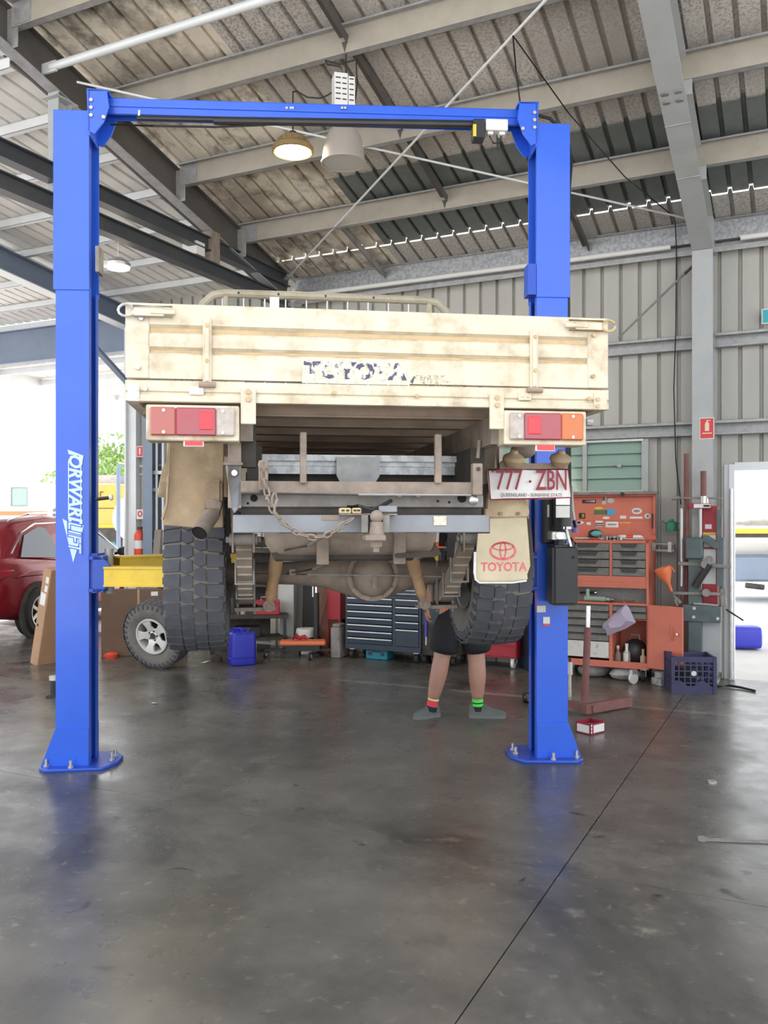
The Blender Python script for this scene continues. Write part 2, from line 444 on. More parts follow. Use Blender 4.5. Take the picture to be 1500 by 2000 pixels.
ibeam(S1, .31, 9, zrb, m_column, m_column, 'rafter', ce)
m = MB(); m.box(S1-.101, S1+.101, 2.18, 2.19, zrb(2.18)-.004, zrb(2.18)+.03)      # splice plates on the near rafter
m.box(S1-.101, S1+.101, 1.48, 1.49, zrb(1.48)-.004, zrb(1.48)+.03); m.build('splice_plate', m_galv_d, ce)
sp = MB()
for a in (-.05, .05):
    for b in (-.03, .03): sp.cyl((S1+a, 2.5+b*1.6, zrb(2.5+b*1.6)-.006), (S1+a, 2.5+b*1.6, zrb(2.5+b*1.6)+.002), .03, n=10)
sp.build('bolt_cap', m_dust2, ce)
def zpurlin(w_, s0, s1, mt=m_purlin):
    zb = zrb(w_)+.16; m = MB()
    m.box(s0, s1, w_-.002, w_+.002, zb, zb+.2)
    m.cur = 1
    m.box(s0, s1, w_-.07, w_, zb, zb+.003).box(s0, s1, w_-.07, w_-.067, zb, zb+.018)
    m.box(s0, s1, w_, w_+.07, zb+.197, zb+.2).box(s0, s1, w_+.067, w_+.07, zb+.182, zb+.2)
    return m.build('purlin', [mt, m_galv_d], ce)
PW = [1.3644, 2.4463, 3.4994, 4.56, 5.62, 6.68, 7.74, 8.8]
for w_ in PW:
    zpurlin(w_, .30, S2-.06); zpurlin(w_, -5, .17)
    zb = zrb(w_)+.16
    MB().box(S2-.12, S2-.005, w_-.012, w_-.003, zb-.16, zb+.17).box(S2-.28, S2-.1, w_+.003, w_+.008, zb+.01, zb+.19).build('purlin_cleat', m_galv_d, ce)
    MB().box(S1-.14, S1-.004, w_-.012, w_-.003, zb-.12, zb+.17).build('purlin_cleat', m_column, ce)
for i in range(len(PW)-1):                    # bridging angles between purlins
    a, b = PW[i], PW[i+1]
    m = MB(); m.bar((2.6, a+.02, zrb(a)+.28), (2.6, b-.06, zrb(b)+.28), .075, .01)
    m.bar((2.6-.035, a+.02, zrb(a)+.25), (2.6-.035, b-.06, zrb(b)+.25), .006, .07)
    m.add([(2.6-.05,a,zrb(a)+.34),(2.6+.06,a,zrb(a)+.34),(2.6,a+.004,zrb(a)+.16)], [(0,1,2)]); m.build('bridging_angle', m_rafter_d, ce)
for sx_ in (3.9, 1.45):
    m = MB(); m.bar((sx_, .12, zrb(.12)+.3), (sx_, 1.30, zrb(1.3)+.28), .07, .008).bar((sx_-.035, .12, zrb(.12)+.27), (sx_-.035, 1.3, zrb(1.3)+.25), .006, .07)
    m.build('bridging_angle', m_rafter_d if sx_ < 2 else m_dust2, ce)
# eave members
for a, b in ((S1+.1, S2-.02), (-5, S1-.1)):
    MB().box(a, b, .12, .124, 4.49, 4.69).box(a, b, .124, .2, 4.68, 4.685).box(a,b,.05,.12,4.49,4.494).build('eave_purlin', m_galv, ce)
    MB().box(a, b, .04, .16, 4.40, 4.412).box(a, b, .05, .056, 4.40, 4.475).box(a,b,.15,.156,4.36,4.412).build('eave_girt', m_galv_d, ce)
    MB().cyl((a+.22, .2, 4.46), (b-.25, .2, 4.46), .028, n=10).build('eave_conduit', m_white, ce)
# white pipe strut, brace rods, cable
p0, p1 = roofhit(100, 131, .1), roofhit(620, -32, .12)
MB().cyl(p0, p1, .035, n=12).bar(p0-(p1-p0).normalized()*.2, p0+(p1-p0).normalized()*.06, .02, .09).build('pipe_strut', m_awn_p, ce)
def rod(a, b, r, mt, name='brace_rod'): return MB().cyl(a, b, r, n=8).build(name, mt, ce)
r1a, r1b = V((S2-.1, .45, 4.62)), roofhit(1075, -10, .05)
rod(r1a, r1b, .011, m_awn_p)
d = (r1b-r1a).normalized(); MB().bar(r1a+d*.12, r1a+d*.36, .05, .012).bar(r1a-d*.05, r1a+d*.1, .07, .02).build('turnbuckle', m_galv_d, ce)
rod(roofhit(150, 160, .12), V((S1+.05, .4, 4.63)), .011, m_awn_p)
q = roofhit(1002, 70, .05)
cbl = MB(); cbl.tube([q, roofhit(1008, 140, .05), roofhit(1018, 218, -.15)], .006, 6)
cbl.tube([q, roofhit(1110, 220, .0), roofhit(1220, 345, -.05), BP(1318, 425, .25), BP(1321, 480, .18), BP(1320, 640, .14), BP(1316, 760, .14), BP(1320, 900, .16), BP(1330, 985, .16)], .006, 6)
cbl.build('hanging_cable', m_black, ce)

# --- tie frame at the open side: two stacked dark ties and light stub posts
for zb in (4.29, 4.55):
    m = MB(); m.box(S2-.06, S2+.06, .3, 9, zb, zb+.012).box(S2-.06, S2+.06, .3, 9, zb+.14, zb+.152).box(S2-.02, S2+.0, .3, 9, zb+.01, zb+.142)
    m.build('tie_beam', m_beam_d, ce)
m = MB(); m.box(S2-.06, S2+.06, 3.92, 3.932, 4.44, zrb(3.92)).box(S2-.06, S2+.06, 4.06, 4.072, 4.44, zrb(4.06)).box(S2-.006, S2+.006, 3.93, 4.065, 4.44, zrb(3.94))
m.box(S2-.09, S2+.09, 3.87, 4.12, 4.43, 4.445).box(S2-.09,S2+.09,3.87,4.12,zrb(3.87)-.012,zrb(3.87)); m.build('stub_post', m_column, ce)
MB().box(S2-.07, S2+.07, 1.78, 1.92, 4.44, zrb(1.9)).build('stub_post', m_dust, ce)
MB().box(S2-.05, S2+.14, 2.02, 2.16, 4.46, 4.60).build('junction_box', m_white, ce)

# --- lean-to roof on the far side
ca = struct('ceiling', (JX, JY, 0), BROT)
asheet = rib_sheet(4, SW/4, -.7, 9, za, rib=.05).mesh('roof_sheet', m_awn)
for i in range(12): place(asheet, 'roof_sheet', ca, (5.22+SW*i, 0, 0))
for k in range(-1, 12):
    w_ = .01+.74*k; zb = za(w_)-.095
    MB().box(5.22, 14.2, w_-.03, w_+.03, zb, zb+.006).box(5.22, 14.2, w_+.024, w_+.03, zb, zb+.09).box(5.22,14.2,w_-.03,w_+.03,zb+.085,zb+.091).build('purlin', m_awn_p, ca)
for s_ in (8.45, 13.2):
    ibeam(s_, -.6, 9, lambda q: za(q)-.40, m_fascia, m_awn_p, 'rafter', ca, dep=.30, fw=.18)
MB().box(5.2, 14.2, -.68, -.62, 4.22, 4.72).box(5.2, 14.2, -.72, -.56, 4.2, 4.22).box(5.2,14.2,-.72,-.56,4.72,4.735).build('fascia_beam', m_fascia, ca)
m = MB(); m.bar((8.45-.05, .9, 4.5), (8.35, -.55, 3.55), .09, .05); m.build('knee_brace', m_fascia, ca)
osheet = rib_sheet(4, SW/4, -5.2, -.75, lambda q: 4.33+.03*q, rib=.025).mesh('roof_sheet', m_awn)
for i in range(21): place(osheet, 'roof_sheet', ca, (12.1-SW*(i+1), 0, 0))  # extended past the side door, out of view, to shade the ground
for w_ in (-1.2, -2.2, -3.2, -4.2, -5.1):
    MB().box(-3.8, 12.1, w_-.03, w_+.03, 4.2+.03*w_, 4.3+.03*w_).build('purlin', m_awn_p, ca)
MB().box(12.1, 12.13, -5.2, -.75, 4.1, 4.36).build('barge_board', m_awn_p, ca)

# --- back wall
wb = struct('wall_back', (JX, JY, 0), BROT)
def wall_sheet(z0, z1, name_m):
    m = rib_sheet(4, .2, z0, z1, lambda q: 0, rib=-.04, top=.022, side=.010)
    m.v = [V((p.x, p.z, p.y)) for p in m.v]
    return m.mesh('wall_sheet', name_m)
ws_full, ws_door = wall_sheet(-.01, 4.62, m_wall), wall_sheet(2.17, 4.62, m_wall)
ws_win_lo, ws_win_hi = wall_sheet(-.01, 1.93, m_wall), wall_sheet(2.5, 4.62, m_wall)
WINS = (BH(1254, 0), BH(1254, 0)+1.6)
s0 = -5.6
for i in range(14):
    s = -5.6+.8*i
    if -2.5 < s < -.5: me_ = ws_door
    else: me_ = ws_full
    if s >= WINS[0]-.02 and s+.8 <= WINS[1]+.85 and s > .5 and s < 2.4:
        place(ws_win_lo, 'wall_sheet', wb, (s,0,0)); place(ws_win_hi, 'wall_sheet', wb, (s,0,0)); continue
    place(me_, 'wall_sheet', wb, (s, 0, 0))
WIN_A, WIN_B = .8, 2.4
ws2 = wall_sheet(-.01, 4.9, m_wall)
for i in range(4): place(ws2, 'wall_sheet', wb, (5.2+.8*i-.02*(i==3), -.55, 0))
MB().box(5.18, 5.21, -.55, 0, 0, 4.9).build('wall_return', m_wall, wb)
def girt(s0, s1, z, mt=m_galv_d, w_=0):
    m = MB(); m.box(s0, s1, w_, w_+.1, z, z+.004).box(s0, s1, w_+.096, w_+.1, z, z+.02).box(s0, s1, w_, w_+.004, z, z+.15).box(s0, s1, w_-.0, w_+.1, z+.146, z+.15).box(s0,s1,w_+.096,w_+.1,z+.12,z+.15)
    return m.build('girt', mt, wb)
for z in (3.40, 2.505):
    girt(S1+.1, S2-.1, z); girt(-5.5, S1-.1, z)
girt(2.5, S2-.1, 1.2); girt(5.2, 8.2, 3.4, w_=-.55); girt(5.2, 8.2, 2.3, w_=-.55)
def hcol(s, w_, top, mt, name='column_section', fw=.2, dep=.27):
    wb = struct('column', (JX, JY, 0), BROT)
    m = MB(); m.box(s-fw/2, s+fw/2, w_-.012, w_, 0, top).box(s-.005, s+.005, w_-dep, w_-.012, 0, top).box(s-fw/2, s+fw/2, w_-dep-.012, w_-dep, 0, top)
    m.box(s-fw/2-.05, s+fw/2+.05, w_-dep-.06, w_+.05, 0, .015)
    return m.build(name, mt, wb)
hcol(S1, .3, ZK+.005, m_column); hcol(S2, .3, ZK+.005, m_column)
MB().box(S1-.1, S1+.1, .02, .3, ZK+.0, ZK+.33).build('column_cap', m_column, wb)
hcol(BH(288, -.3), -.3, 4.5, m_fascia, fw=.17, dep=.2)
MB().box(8.27, 8.42, -.62, -.45, 0, 4.6).box(8.42, 8.45, -.70, -.4, 0, 4.6).build('door_jamb', m_awn_p, wb)
# pipework and rails on the wall beside the far door
m = MB(); s_ = BH(306, -.4)
for dd in (0, -.12): m.cyl((s_+dd, -.4, 0), (s_+dd, -.4, 3.4), .02, n=8)
for z in (2.05, 2.3, 1.3, 1.1): m.box(s_-.16, s_+.06, -.45, -.38, z, z+.05)
m.build('wall_pipe', m_awn_p, wb)
# wall brace
p0, p1 = BP(1208, 660, .16), BP(1352, 520, .16)
MB().cyl(p0, p1, .012, n=8).bar(p1-(p1-p0).normalized()*.1, p1+(p1-p0).normalized()*.05, .1, .012).build('wall_brace', m_dust2, wb)
# door jamb and head of the side door
dj = MB(); dj.box(-.05, .0, -.06, .06, 0, 2.2).box(-2.45, -.05, -.06, .04, 2.14, 2.22).box(.0, .05, -.06, .02, 0, 2.2)
dj.build('door_frame', m_awn_p, wb)
MB().cyl((-.02, .09, .02), (-.02, .09, 1.95), .018, n=10).build('door_bolt_rod', m_alu, wb)
# --- louvre window
wn = struct('window_1', (JX, JY, 0), BROT)
z0, z1 = 1.93, 2.5
sA, sB, sM = BH(1258, .02), 2.4, BH(1143, .03)
MB().box(sA-.05, sA+.02, -.03, .06, z0, z1).box(sM-.022, sM+.022, -.03, .06, z0, z1).box(WIN_A, sA-.04, -.02, .02, z0, z1).build('window_frame', m_column, wn)
MB().box(sA, sB, -.03, .07, z1-.025, z1).box(sA, sB, -.03, .07, z0, z0+.022).build('window_rail', m_alu, wn)
for k in range(4):
    zz = z0+.02+k*.133
    for a, b in ((sA+.02, sM-.025), (sM+.025, sB)):
        m = MB(); m.add([(a,.045,zz),(b,.045,zz),(b,.0,zz+.15),(a,.0,zz+.15),(a,.039,zz),(b,.039,zz),(b,-.006,zz+.15),(a,-.006,zz+.15)],
                        [(0,1,2,3),(7,6,5,4),(0,4,5,1),(1,5,6,2),(2,6,7,3),(3,7,4,0)])
        m.build('louvre_pane', m_glass_g, wn)
MB().cyl((BH(1210,.06), .05, 2.17+.05), (BH(1210,.06), .085, 2.17+.05), .025, n=12).build('window_catch', m_galv_d, wn)
MB().box(sA-.02, sM-.03, .05, .075, z0-.06, z0-.02).build('window_sill', m_dust2, wn)
# ------------------------------------------------------------------ two post lift
def framepix(ox, oy, th):
    c, s = cos(th), sin(th)
    def f(px, py, v):
        dx = (px-750)/FPX
        t = (v - s*ox + c*oy) / (c - s*dx)
        return V((t*(dx*c+s) - (ox*c+oy*s), v, CH-(py-HOR)/FPX*t))
    return f
LOX, LOY, LTH = -.452, 5.81, R(3.47)
LPX = framepix(LOX, LOY, LTH)
lift = thing('two_post_lift', 'tall blue two post vehicle lift with overhead beam and yellow arms', 'vehicle lift', (LOX, LOY, 0), LTH)
def arcpts(cx, cy, r, a0, a1, n=6):
    return [(cx+r*cos(a0+(a1-a0)*i/n), cy+r*sin(a0+(a1-a0)*i/n)) for i in range(n+1)]
for sg, ui in ((-1, -1.489), (1, 1.489)):     # sg = outward direction
    W, D, t = .215, .23, .007
    def cchan(W, D, lip, z0, z1, t=t):
        m = MB()
        def X(a): return ui + sg*a
        for a0, a1, b0, b1 in ((0,W,0,t),(0,W,D-t,D),(W-t,W,t,D-t),(0,t,t,lip),(0,t,D-lip,D-t)):
            m.box(min(X(a0),X(a1)), max(X(a0),X(a1)), b0, b1, z0, z1)
        return m
    cchan(W, D, .055, .02, 3.16).build('post', m_blue, lift)
    m = MB(); X = lambda a: ui+sg*a
    for a0, a1, b0, b1 in ((-.004,W+.014,-.008,.0),(-.004,W+.014,D,D+.008),(W,W+.014,0,D)):
        m.box(min(X(a0),X(a1)), max(X(a0),X(a1)), b0, b1, 3.14, 4.32)
    m.box(min(X(0),X(W)), max(X(0),X(W)), 0, D, 4.30, 4.312)
    m.build('post_extension', m_blue, lift, bevel=.003)
    MB().box(min(X(.03),X(.15)), max(X(.03),X(.15)), .06, .17, .03, 4.25).build('post_channel', m_blue_d, lift)
    # base plate with cut corners and flared gussets
    pl = [(X(-.17),.06),(X(-.10),-.07),(X(.26),-.10),(X(.31),-.04),(X(.31),.28),(X(.26),.34),(X(-.10),.34),(X(-.17),.22)]
    MB().prism(pl, 'z', 0, .022).build('base_plate', m_blue_d, lift, bevel=.003)
    m = MB(); m.prism([(X(-.0),.26),(X(W),.26),(X(W+.09),.022),(X(-.0),.022)], 'y', -.012, -.001)
    m.prism([(X(-.0),.26),(X(W),.26),(X(W+.09),.022),(X(-.0),.022)], 'y', D+.001, D+.012)
    m.add([(X(W),0,.26),(X(W),D,.26),(X(W+.09),D,.022),(X(W+.09),0,.022),(X(W-.008),0,.26),(X(W-.008),D,.26),(X(W+.08),D,.022),(X(W+.08),0,.022)],
          [(0,1,2,3),(7,6,5,4),(0,4,5,1),(1,5,6,2),(2,6,7,3),(3,7,4,0)])
    m.build('base_gusset', m_blue, lift)
    for bx, by in ((-.12,.10),(-.12,.2),(.1,-.065),(.27,-.02),(.27,.28),(.1,.3)):
        MB().cyl((X(bx),by,.022),(X(bx),by,.034),.019,n=6).cyl((X(bx),by,.034),(X(bx),by,.07),.01,n=8).build('anchor_bolt', m_zinc, lift)
    # carriage in the channel
    zc = 1.17
    m = MB(); m.box(min(X(-.05),X(.02)), max(X(-.05),X(.02)), .02, .21, zc-.02, zc+.24)
    m.box(min(X(-.10),X(.0)), max(X(-.10),X(.0)), -.03, .26, zc-.012, zc+.012).box(min(X(-.10),X(.0)), max(X(-.10),X(.0)), -.03, .26, zc+.2, zc+.225)
    m.prism(arcpts(X(-.03), zc+.105, .125, -pi/2 if sg<0 else -pi/2, pi/2 if sg<0 else -3*pi/2, 8), 'y', -.03, -.012)
    m.build('carriage', m_blue_d, lift, bevel=.002)
    MB().cyl((X(-.10),.115,zc-.03),(X(-.10),.115,zc+.27),.03,n=12).build('arm_pin', m_galv_d, lift)
    if sg < 0:
        arms = (((-1.37,.02,0),(-.66,-.62,0)),((-1.37,.2,0),(-.55,1.0,0)))
    else:
        arms = (((1.37,.02,0),(.84,-.12,0)),((1.37,.2,0),(.6,1.0,0)))
    for k, (a, b) in enumerate(arms):
        a, b = V(a), V(b); d = (b-a).normalized()
        z0, z1 = (1.198, 1.325) if k == 0 else (1.215, 1.385)
        m = MB(); zc_ = (z0+z1)/2
        if sg < 0 and k == 0:
            b = V((-.62, -.10, 0)); d = (b-a).normalized()
        A, Bq = a+V((0,0,zc_)), a+d*(b-a).length*.62+V((0,0,zc_))
        h = z1-z0; wv = .13
        m.bar(A, Bq, wv, .01).v
        m = MB()
        side = d.cross(V((0,0,1)))
        for off_, hh in ((wv/2, h), (-wv/2, h)):
            m.bar(A+side*off_, Bq+side*off_, .01, hh)
        m.bar(A+V((0,0,h/2-.005)), Bq+V((0,0,h/2-.005)), wv+.03, .012).bar(A-V((0,0,h/2-.005)), Bq-V((0,0,h/2-.005)), wv+.03, .012)
        arm = m.build('lift_arm', m_yellow, lift)
        e = b + V((0,0,zc_))
        MB().bar(Bq-d*.2, e, .1, h-.03).build('arm_extension', m_yellow, arm)
        MB().cyl(e-V((0,0,h/2)), e+V((0,0,.16)), .035, n=12).cyl(e+V((0,0,.16)), e+V((0,0,.185)), .06, n=16).build('lift_pad', m_blackp, arm)
# overhead beam
zb0, zb1 = 4.335, 4.44
m = MB(); m.box(-1.47, 1.5, .06, .066, zb0, zb1).box(-1.47, 1.5, .06, .17, zb1-.006, zb1).box(-1.47,1.5,.164,.17,zb0,zb1).box(-1.47,1.5,.06,.085,zb0,zb0+.006)
m.build('overhead_beam', m_blue, lift, bevel=.002)
m = MB(); m.box(-1.47,1.5,.052,.06,zb0+.045,zb0+.06); m.build('beam_rib', m_blue, lift)
for sg in (-1, 1):
    X = lambda a: sg*(1.489-a)
    m = MB()
    m.prism([(X(.0),4.18),(X(-.012),4.46),(X(.12),4.455),(X(.135),4.34),(X(.10),4.24),(X(.04),4.16)], 'y', -.02, -.008)
    m.box(min(X(-.01),X(.13)), max(X(-.01),X(.13)), -.02, .19, 4.44, 4.455).box(min(X(0),X(.012)),max(X(0),X(.012)),-.02,.19,4.15,4.45)
    m.prism([(X(.0),4.18),(X(-.012),4.46),(X(.12),4.455),(X(.135),4.34),(X(.10),4.24),(X(.04),4.16)], 'y', .18, .192)
    m.build('beam_bracket', m_blue, lift, bevel=.002)
    for a, z in ((.02,4.38),(.02,4.33),(.02,4.28),(.1,4.27)):
        MB().cyl((X(a),-.02,z),(X(a),-.032,z),.012,n=8).build('bracket_bolt', m_zinc, lift)
for px in (560, 568, 572, 668, 674):
    q = LPX(px, 212, .06); MB().cyl((q.x,.06,q.z),(q.x,.048,q.z),.009,n=8).build('beam_bolt', m_zinc, lift)
a, b = LPX(268, 231, .0), LPX(930, 243, .0)
m = MB(); m.cyl(a, b, .017, n=10).cyl(a+V((.5,0,-.002)), b, .026, n=10); m.build('shut_off_bar', m_blackp, lift)
m = MB(); m.bar(a+V((.01,0,0)), a+V((.01,0.02,.06)), .012, .012); m.build('bar_hanger', m_white, lift)
q = LPX(934, 257, -.02); m = MB(); m.box(q.x-.04, q.x+.04, -.06, .04, q.z-.06, q.z+.07); m.build('limit_switch', m_blackp, lift, bevel=.006)
MB().box(q.x-.041, q.x-.02, -.063, -.05, q.z-.05, q.z+.03).build('limit_switch_stripe', m_yellow, lift)
q = LPX(969, 249, -.02); MB().box(q.x-.075, q.x+.075, -.05, .05, q.z-.03, q.z+.045).box(q.x-.06,q.x-.02,-.03,.03,q.z-.05,q.z-.03).box(q.x+.02,q.x+.06,-.03,.03,q.z-.05,q.z-.03).build('switch_box', m_white, lift, bevel=.004)
m = MB(); m.tube([(q.x-.04,0,q.z-.05),(q.x-.02,-.01,q.z-.1),(q.x+.02,0,q.z-.1),(q.x+.04,0,q.z-.05)], .006, 6).tube([(q.x+.01,0,q.z-.04),(q.x+.015,0,q.z-.14)], .005, 6).tube([(q.x-.07,0,q.z),(q.x-.1,.02,q.z-.05),(q.x-.12,.02,q.z-.02)],.005,6)
m.build('switch_cable', m_black, lift)
MB().tube([LPX(215,243,-.01), LPX(300,246,0), LPX(420,248,.01), LPX(520,244,.02)], .007, 6).build('sync_cable', m_black, lift)
# hoses at the top of the powered post
m = MB()
m.tube([LPX(1000,228,.1), LPX(1040,222,.12), LPX(1075,232,.14), LPX(1098,255,.16), LPX(1112,285,.16), LPX(1116,320,.15), LPX(1112,370,.1), LPX(1110,500,.05), LPX(1111,700,.03), LPX(1112,850,.02), LPX(1113,960,-.05)], .011, 6)
m.tube([LPX(1040,240,.1), LPX(1072,247,.12), LPX(1090,268,.13), LPX(1108,300,.12), LPX(1108,420,.08), LPX(1109,600,.03), LPX(1109,800,.01), LPX(1108,960,-.05)], .008, 6)
m.build('hydraulic_hose', m_black, lift)
# power unit on the post facing the shop floor
def lb(px0, py0, px1, py1, v0, v1):
    a, b = LPX(px0, py1, v0), LPX(px1, py0, v0)
    return (a.x, b.x, v0, v1, a.z, b.z)
MB().box(*lb(1064,958,1108,1062,-.12,-.02)).build('power_unit_housing', m_blackp, lift, bevel=.01)
m = MB(); a = LPX(1099,1034,-.2); b = LPX(1099,950,-.2); m.cyl((a.x,-.2,a.z),(a.x,-.2,b.z),.062,n=20).cyl((a.x,-.2,a.z),(a.x,-.2,a.z+.02),.068,n=20)
m.build('pump_motor', m_blackp, lift)
for y0, y1, mt in ((973,986,m_alu),(988,996,m_green),(996,1011,m_paper)):
    MB().box(*lb(1086,y0,1113,y1,-.272,-.262)).build('motor_label', m_paper if mt is m_green else mt, lift)
MB().box(*lb(1069,986,1073,1010,-.124,-.12)).build('unit_label', m_paper, lift)
MB().box(*lb(1078,1038,1112,1055,-.25,-.1)).build('valve_block', m_alu, lift, bevel=.006)
m = MB(); q = LPX(1092,1046,-.26); m.cyl((q.x,-.25,q.z),(q.x,-.275,q.z),.022,n=14); q2 = LPX(1106,1040,-.26)
m.bar((q2.x,-.26,q2.z+.03),(q2.x+.03,-.27,q2.z-.09),.014,.014).bar((q2.x-.02,-.26,q2.z+.03),(q2.x+.03,-.26,q2.z+.03),.014,.014); m.build('release_lever', m_chrome, lift)
q = LPX(1092,1060,-.18); MB().cyl((q.x,-.18,q.z-.05),(q.x,-.18,q.z+.03),.035,n=16).build('pump_neck', m_blackp, lift)
MB().box(*lb(1080,1065,1130,1184,-.27,-.07)).build('oil_reservoir', m_blackp, lift, bevel=.018, segs=3)
m = MB(); q = LPX(1122,1078,-.27); m.cyl((q.x,-.2,q.z+.03),(q.x,-.2,q.z+.07),.018,n=10)
m.tube([LPX(1114,1050,-.2), LPX(1124,1062,-.18), LPX(1120,1090,-.28)], .006, 6); m.build('filler_cap', m_blackp, lift)
m = MB(); m.tube([LPX(1117,960,-.1), LPX(1120,1000,-.12), LPX(1122,1018,-.12)], .008, 8); m.build('unit_cable', m_galv_d, lift)
MB().tube([LPX(1121,1016,-.12), LPX(1124,1030,-.12), LPX(1122,1040,-.12)], .02, 8).build('hose_sleeve', mat('purple_sleeve', H('6d5aa8'), .5), lift)
MB().box(*lb(1049,1183,1066,1196,-.009,-.001)).build('grimy_sticker', m_paper, lift)
MB().box(*lb(1061,1205,1074,1218,-.009,-.001)).build('warning_sticker', m_white, lift)
MB().box(*lb(1061,1218,1074,1222,-.009,-.001)).build('warning_sticker', m_redp, lift)
MB().cyl(LPX(187,975,.0), LPX(214,972,.0), .012, n=8).build('lock_lever', m_blackp, lift)
MB().cyl(LPX(214,972,.0), LPX(220,971,.0), .02, n=8).build('lever_knob', m_white, lift)
MB().box(*lb(186,480,193,530,-.02,.1)).build('lock_release', m_dust2, lift)
MB().box(*lb(1031,515,1047,575,-.02,.1)).build('lock_release', m_blue_d, lift)
# lettering on the post: FORWARD LIFT with its arrow
m_pale = mat('pale_decal', H('c9e2f2'), .4)
dec = MB()
a, b = LPX(135, 906, -.004), LPX(135, 1032, -.004)
def lp2(px, py): q = LPX(px, py, -.004); return (q.x, q.z)
dec.prism([lp2(132,878),lp2(134,887),lp2(154,890),lp2(155,906),lp2(160,908),lp2(163,890)], 'y', -.0045, -.0015)
dec.prism([lp2(133,900),lp2(135,900),lp2(135,1014),lp2(133,1014)], 'y', -.0045, -.0015)
dec.prism([lp2(157,912),lp2(159,912),lp2(159,1022),lp2(157,1022)], 'y', -.0045, -.0015)
dec.prism([lp2(122,1013),lp2(133,1019),lp2(158,1026),lp2(164,1026),lp2(143,1099)], 'y', -.0040, -.0015)
dec.build('arrow_decal', m_pale, lift)
q = LPX(146, 959, -.004)
text('brand_lettering', 'ORWARD', .118, m_pale, lift, TM((q.x,-.004,q.z),(0,0,-1),(1,0,0)), .001, .25, .93, offset=.004)
q = LPX(144.5, 1047, -.006)
text('brand_lettering_edge', 'LIFT', .125, m_blue, lift, TM((q.x,-.0045,q.z),(0,0,-1),(1,0,0)), .001, .25, .88, offset=.007)
text('brand_lettering', 'LIFT', .118, m_pale, lift, TM((q.x,-.006,q.z),(0,0,-1),(1,0,0)), .001, .25, .93, offset=.0)
# ------------------------------------------------------------------ tray back utility truck on the lift
TOX, TOY, TTH, TZ = -.0296, 3.31, R(8.0), .98
TP = framepix(TOX, TOY, TTH)
truck = thing('tray_truck', 'dusty cream flat tray utility truck raised on the blue lift, seen from behind', 'truck', (TOX, TOY, TZ), TTH)
ZB[truck.name] = TZ
def tb(px0, py0, px1, py1, v0, v1=None, at=None):
    at = v0 if at is None else at
    a, b = TP(px0, py1, at), TP(px1, py0, at)
    return (a.x, b.x, v0, v1, a.z, b.z)
U = .925
# tray: tailgate with two pressed grooves
zt, zl, zbm = 2.417, 2.147, 2.066
def groove_prof(z0, z1, gs, d=.014):
    p = [(0, z0)]
    for a, b in gs: p += [(0, a-.004), (d, a+.006), (d, b-.006), (0, b+.004)]
    p += [(0, z1), (.028, z1), (.028, z0)]
    return p
MB().prism(groove_prof(zl+.004, zt, ((2.243,2.264),(2.318,2.346))), 'x', -U+.085, U-.085).build('tailgate', m_tray, truck)
for a_, b_ in ((-U, -U+.085), (U-.085, U)): MB().prism(groove_prof(zl+.004, zt, ()), 'x', a_, b_).build('tailgate_end', m_tray, truck, bevel=.003)
MB().box(-U+.086, U-.086, .0125, .0135, 2.249, 2.258).box(-U+.086, U-.086, .0125, .0135, 2.324, 2.340).build('groove_grime', m_tray_dirt, truck)
MB().cyl((-U,.012,zt),(U,.012,zt),.012,n=10).build('tailgate_lip', m_tray, truck)
MB().prism([(-.004,zbm),(-.004,2.092),(.004,2.095),(.004,2.101),(-.004,2.104),(-.004,zl-.004),(.04,zl-.004),(.04,zbm)], 'x', -U, U).build('rear_rail', m_tray, truck, bevel=.002)
for px in (405, 1042):
    a, b = TP(px, 622 if px < 700 else 645, 0), TP(px, 752 if px < 700 else 762, 0)
    MB().box(a.x-.016, a.x+.016, -.014, 0, b.z, a.z).box(a.x-.009, a.x+.009, -.022, -.014, b.z+.01, a.z-.01).build('hinge_strap', m_tray, truck, bevel=.004)
    MB().cyl((a.x-.03,-.016,b.z-.002),(a.x+.03,-.016,b.z-.002),.011,n=10).build('hinge_knuckle', m_trim, truck)
    for z in (a.z-.03, a.z-.16): MB().cyl((a.x,-.022,z),(a.x,-.027,z),.008,n=8).build('hinge_bolt', m_tray_dirt, truck)
    q = TP(384 if px < 700 else 1024, 764 if px < 700 else 775, 0)
    MB().box(q.x-.026, q.x+.026, -.012, -.003, q.z-.015, q.z+.015).cyl((q.x-.012,-.012,q.z),(q.x-.012,-.016,q.z),.006,n=8).cyl((q.x+.012,-.012,q.z),(q.x+.012,-.016,q.z),.006,n=8).build('marker_lamp', m_white if px < 700 else m_yellow if False else m_tray, truck, bevel=.003)
for sg in (-1, 1):                             # corner latches
    x = sg*(U-.09); z = zt-.028
    m = MB(); m.box(min(x-sg*.05,x+sg*.06), max(x-sg*.05,x+sg*.06), -.016, 0, z-.014, z+.02)
    m.box(min(x-sg*.09,x-sg*.0), max(x-sg*.09,x-sg*.0), -.02, -.004, z-.006, z+.012)
    m.build('corner_latch', m_tray, truck, bevel=.003)
    ring = [(x+sg*.085+.026*cos(t)*1.1, -.012, z+.006+.022*sin(t)) for t in [2*pi*i/12 for i in range(13)]]
    MB().tube(ring, .005, 6, caps=False).tube([(x-sg*.08,-.018,z-.016),(x+sg*.06,-.018,z-.016)], .004, 6).tube([(x-sg*.08,-.02,z+.022),(x+sg*.06,-.02,z+.022)], .004, 6).build('latch_ring', m_alu if sg<0 else m_tray_dirt, truck)
MB().box(*tb(249,752,272,783,-.010,-.004)).build('corner_plate', m_white, truck, bevel=.002)
MB().box(*tb(1160,766,1186,800,-.008,-.004)).build('corner_plate', m_tray, truck, bevel=.002)
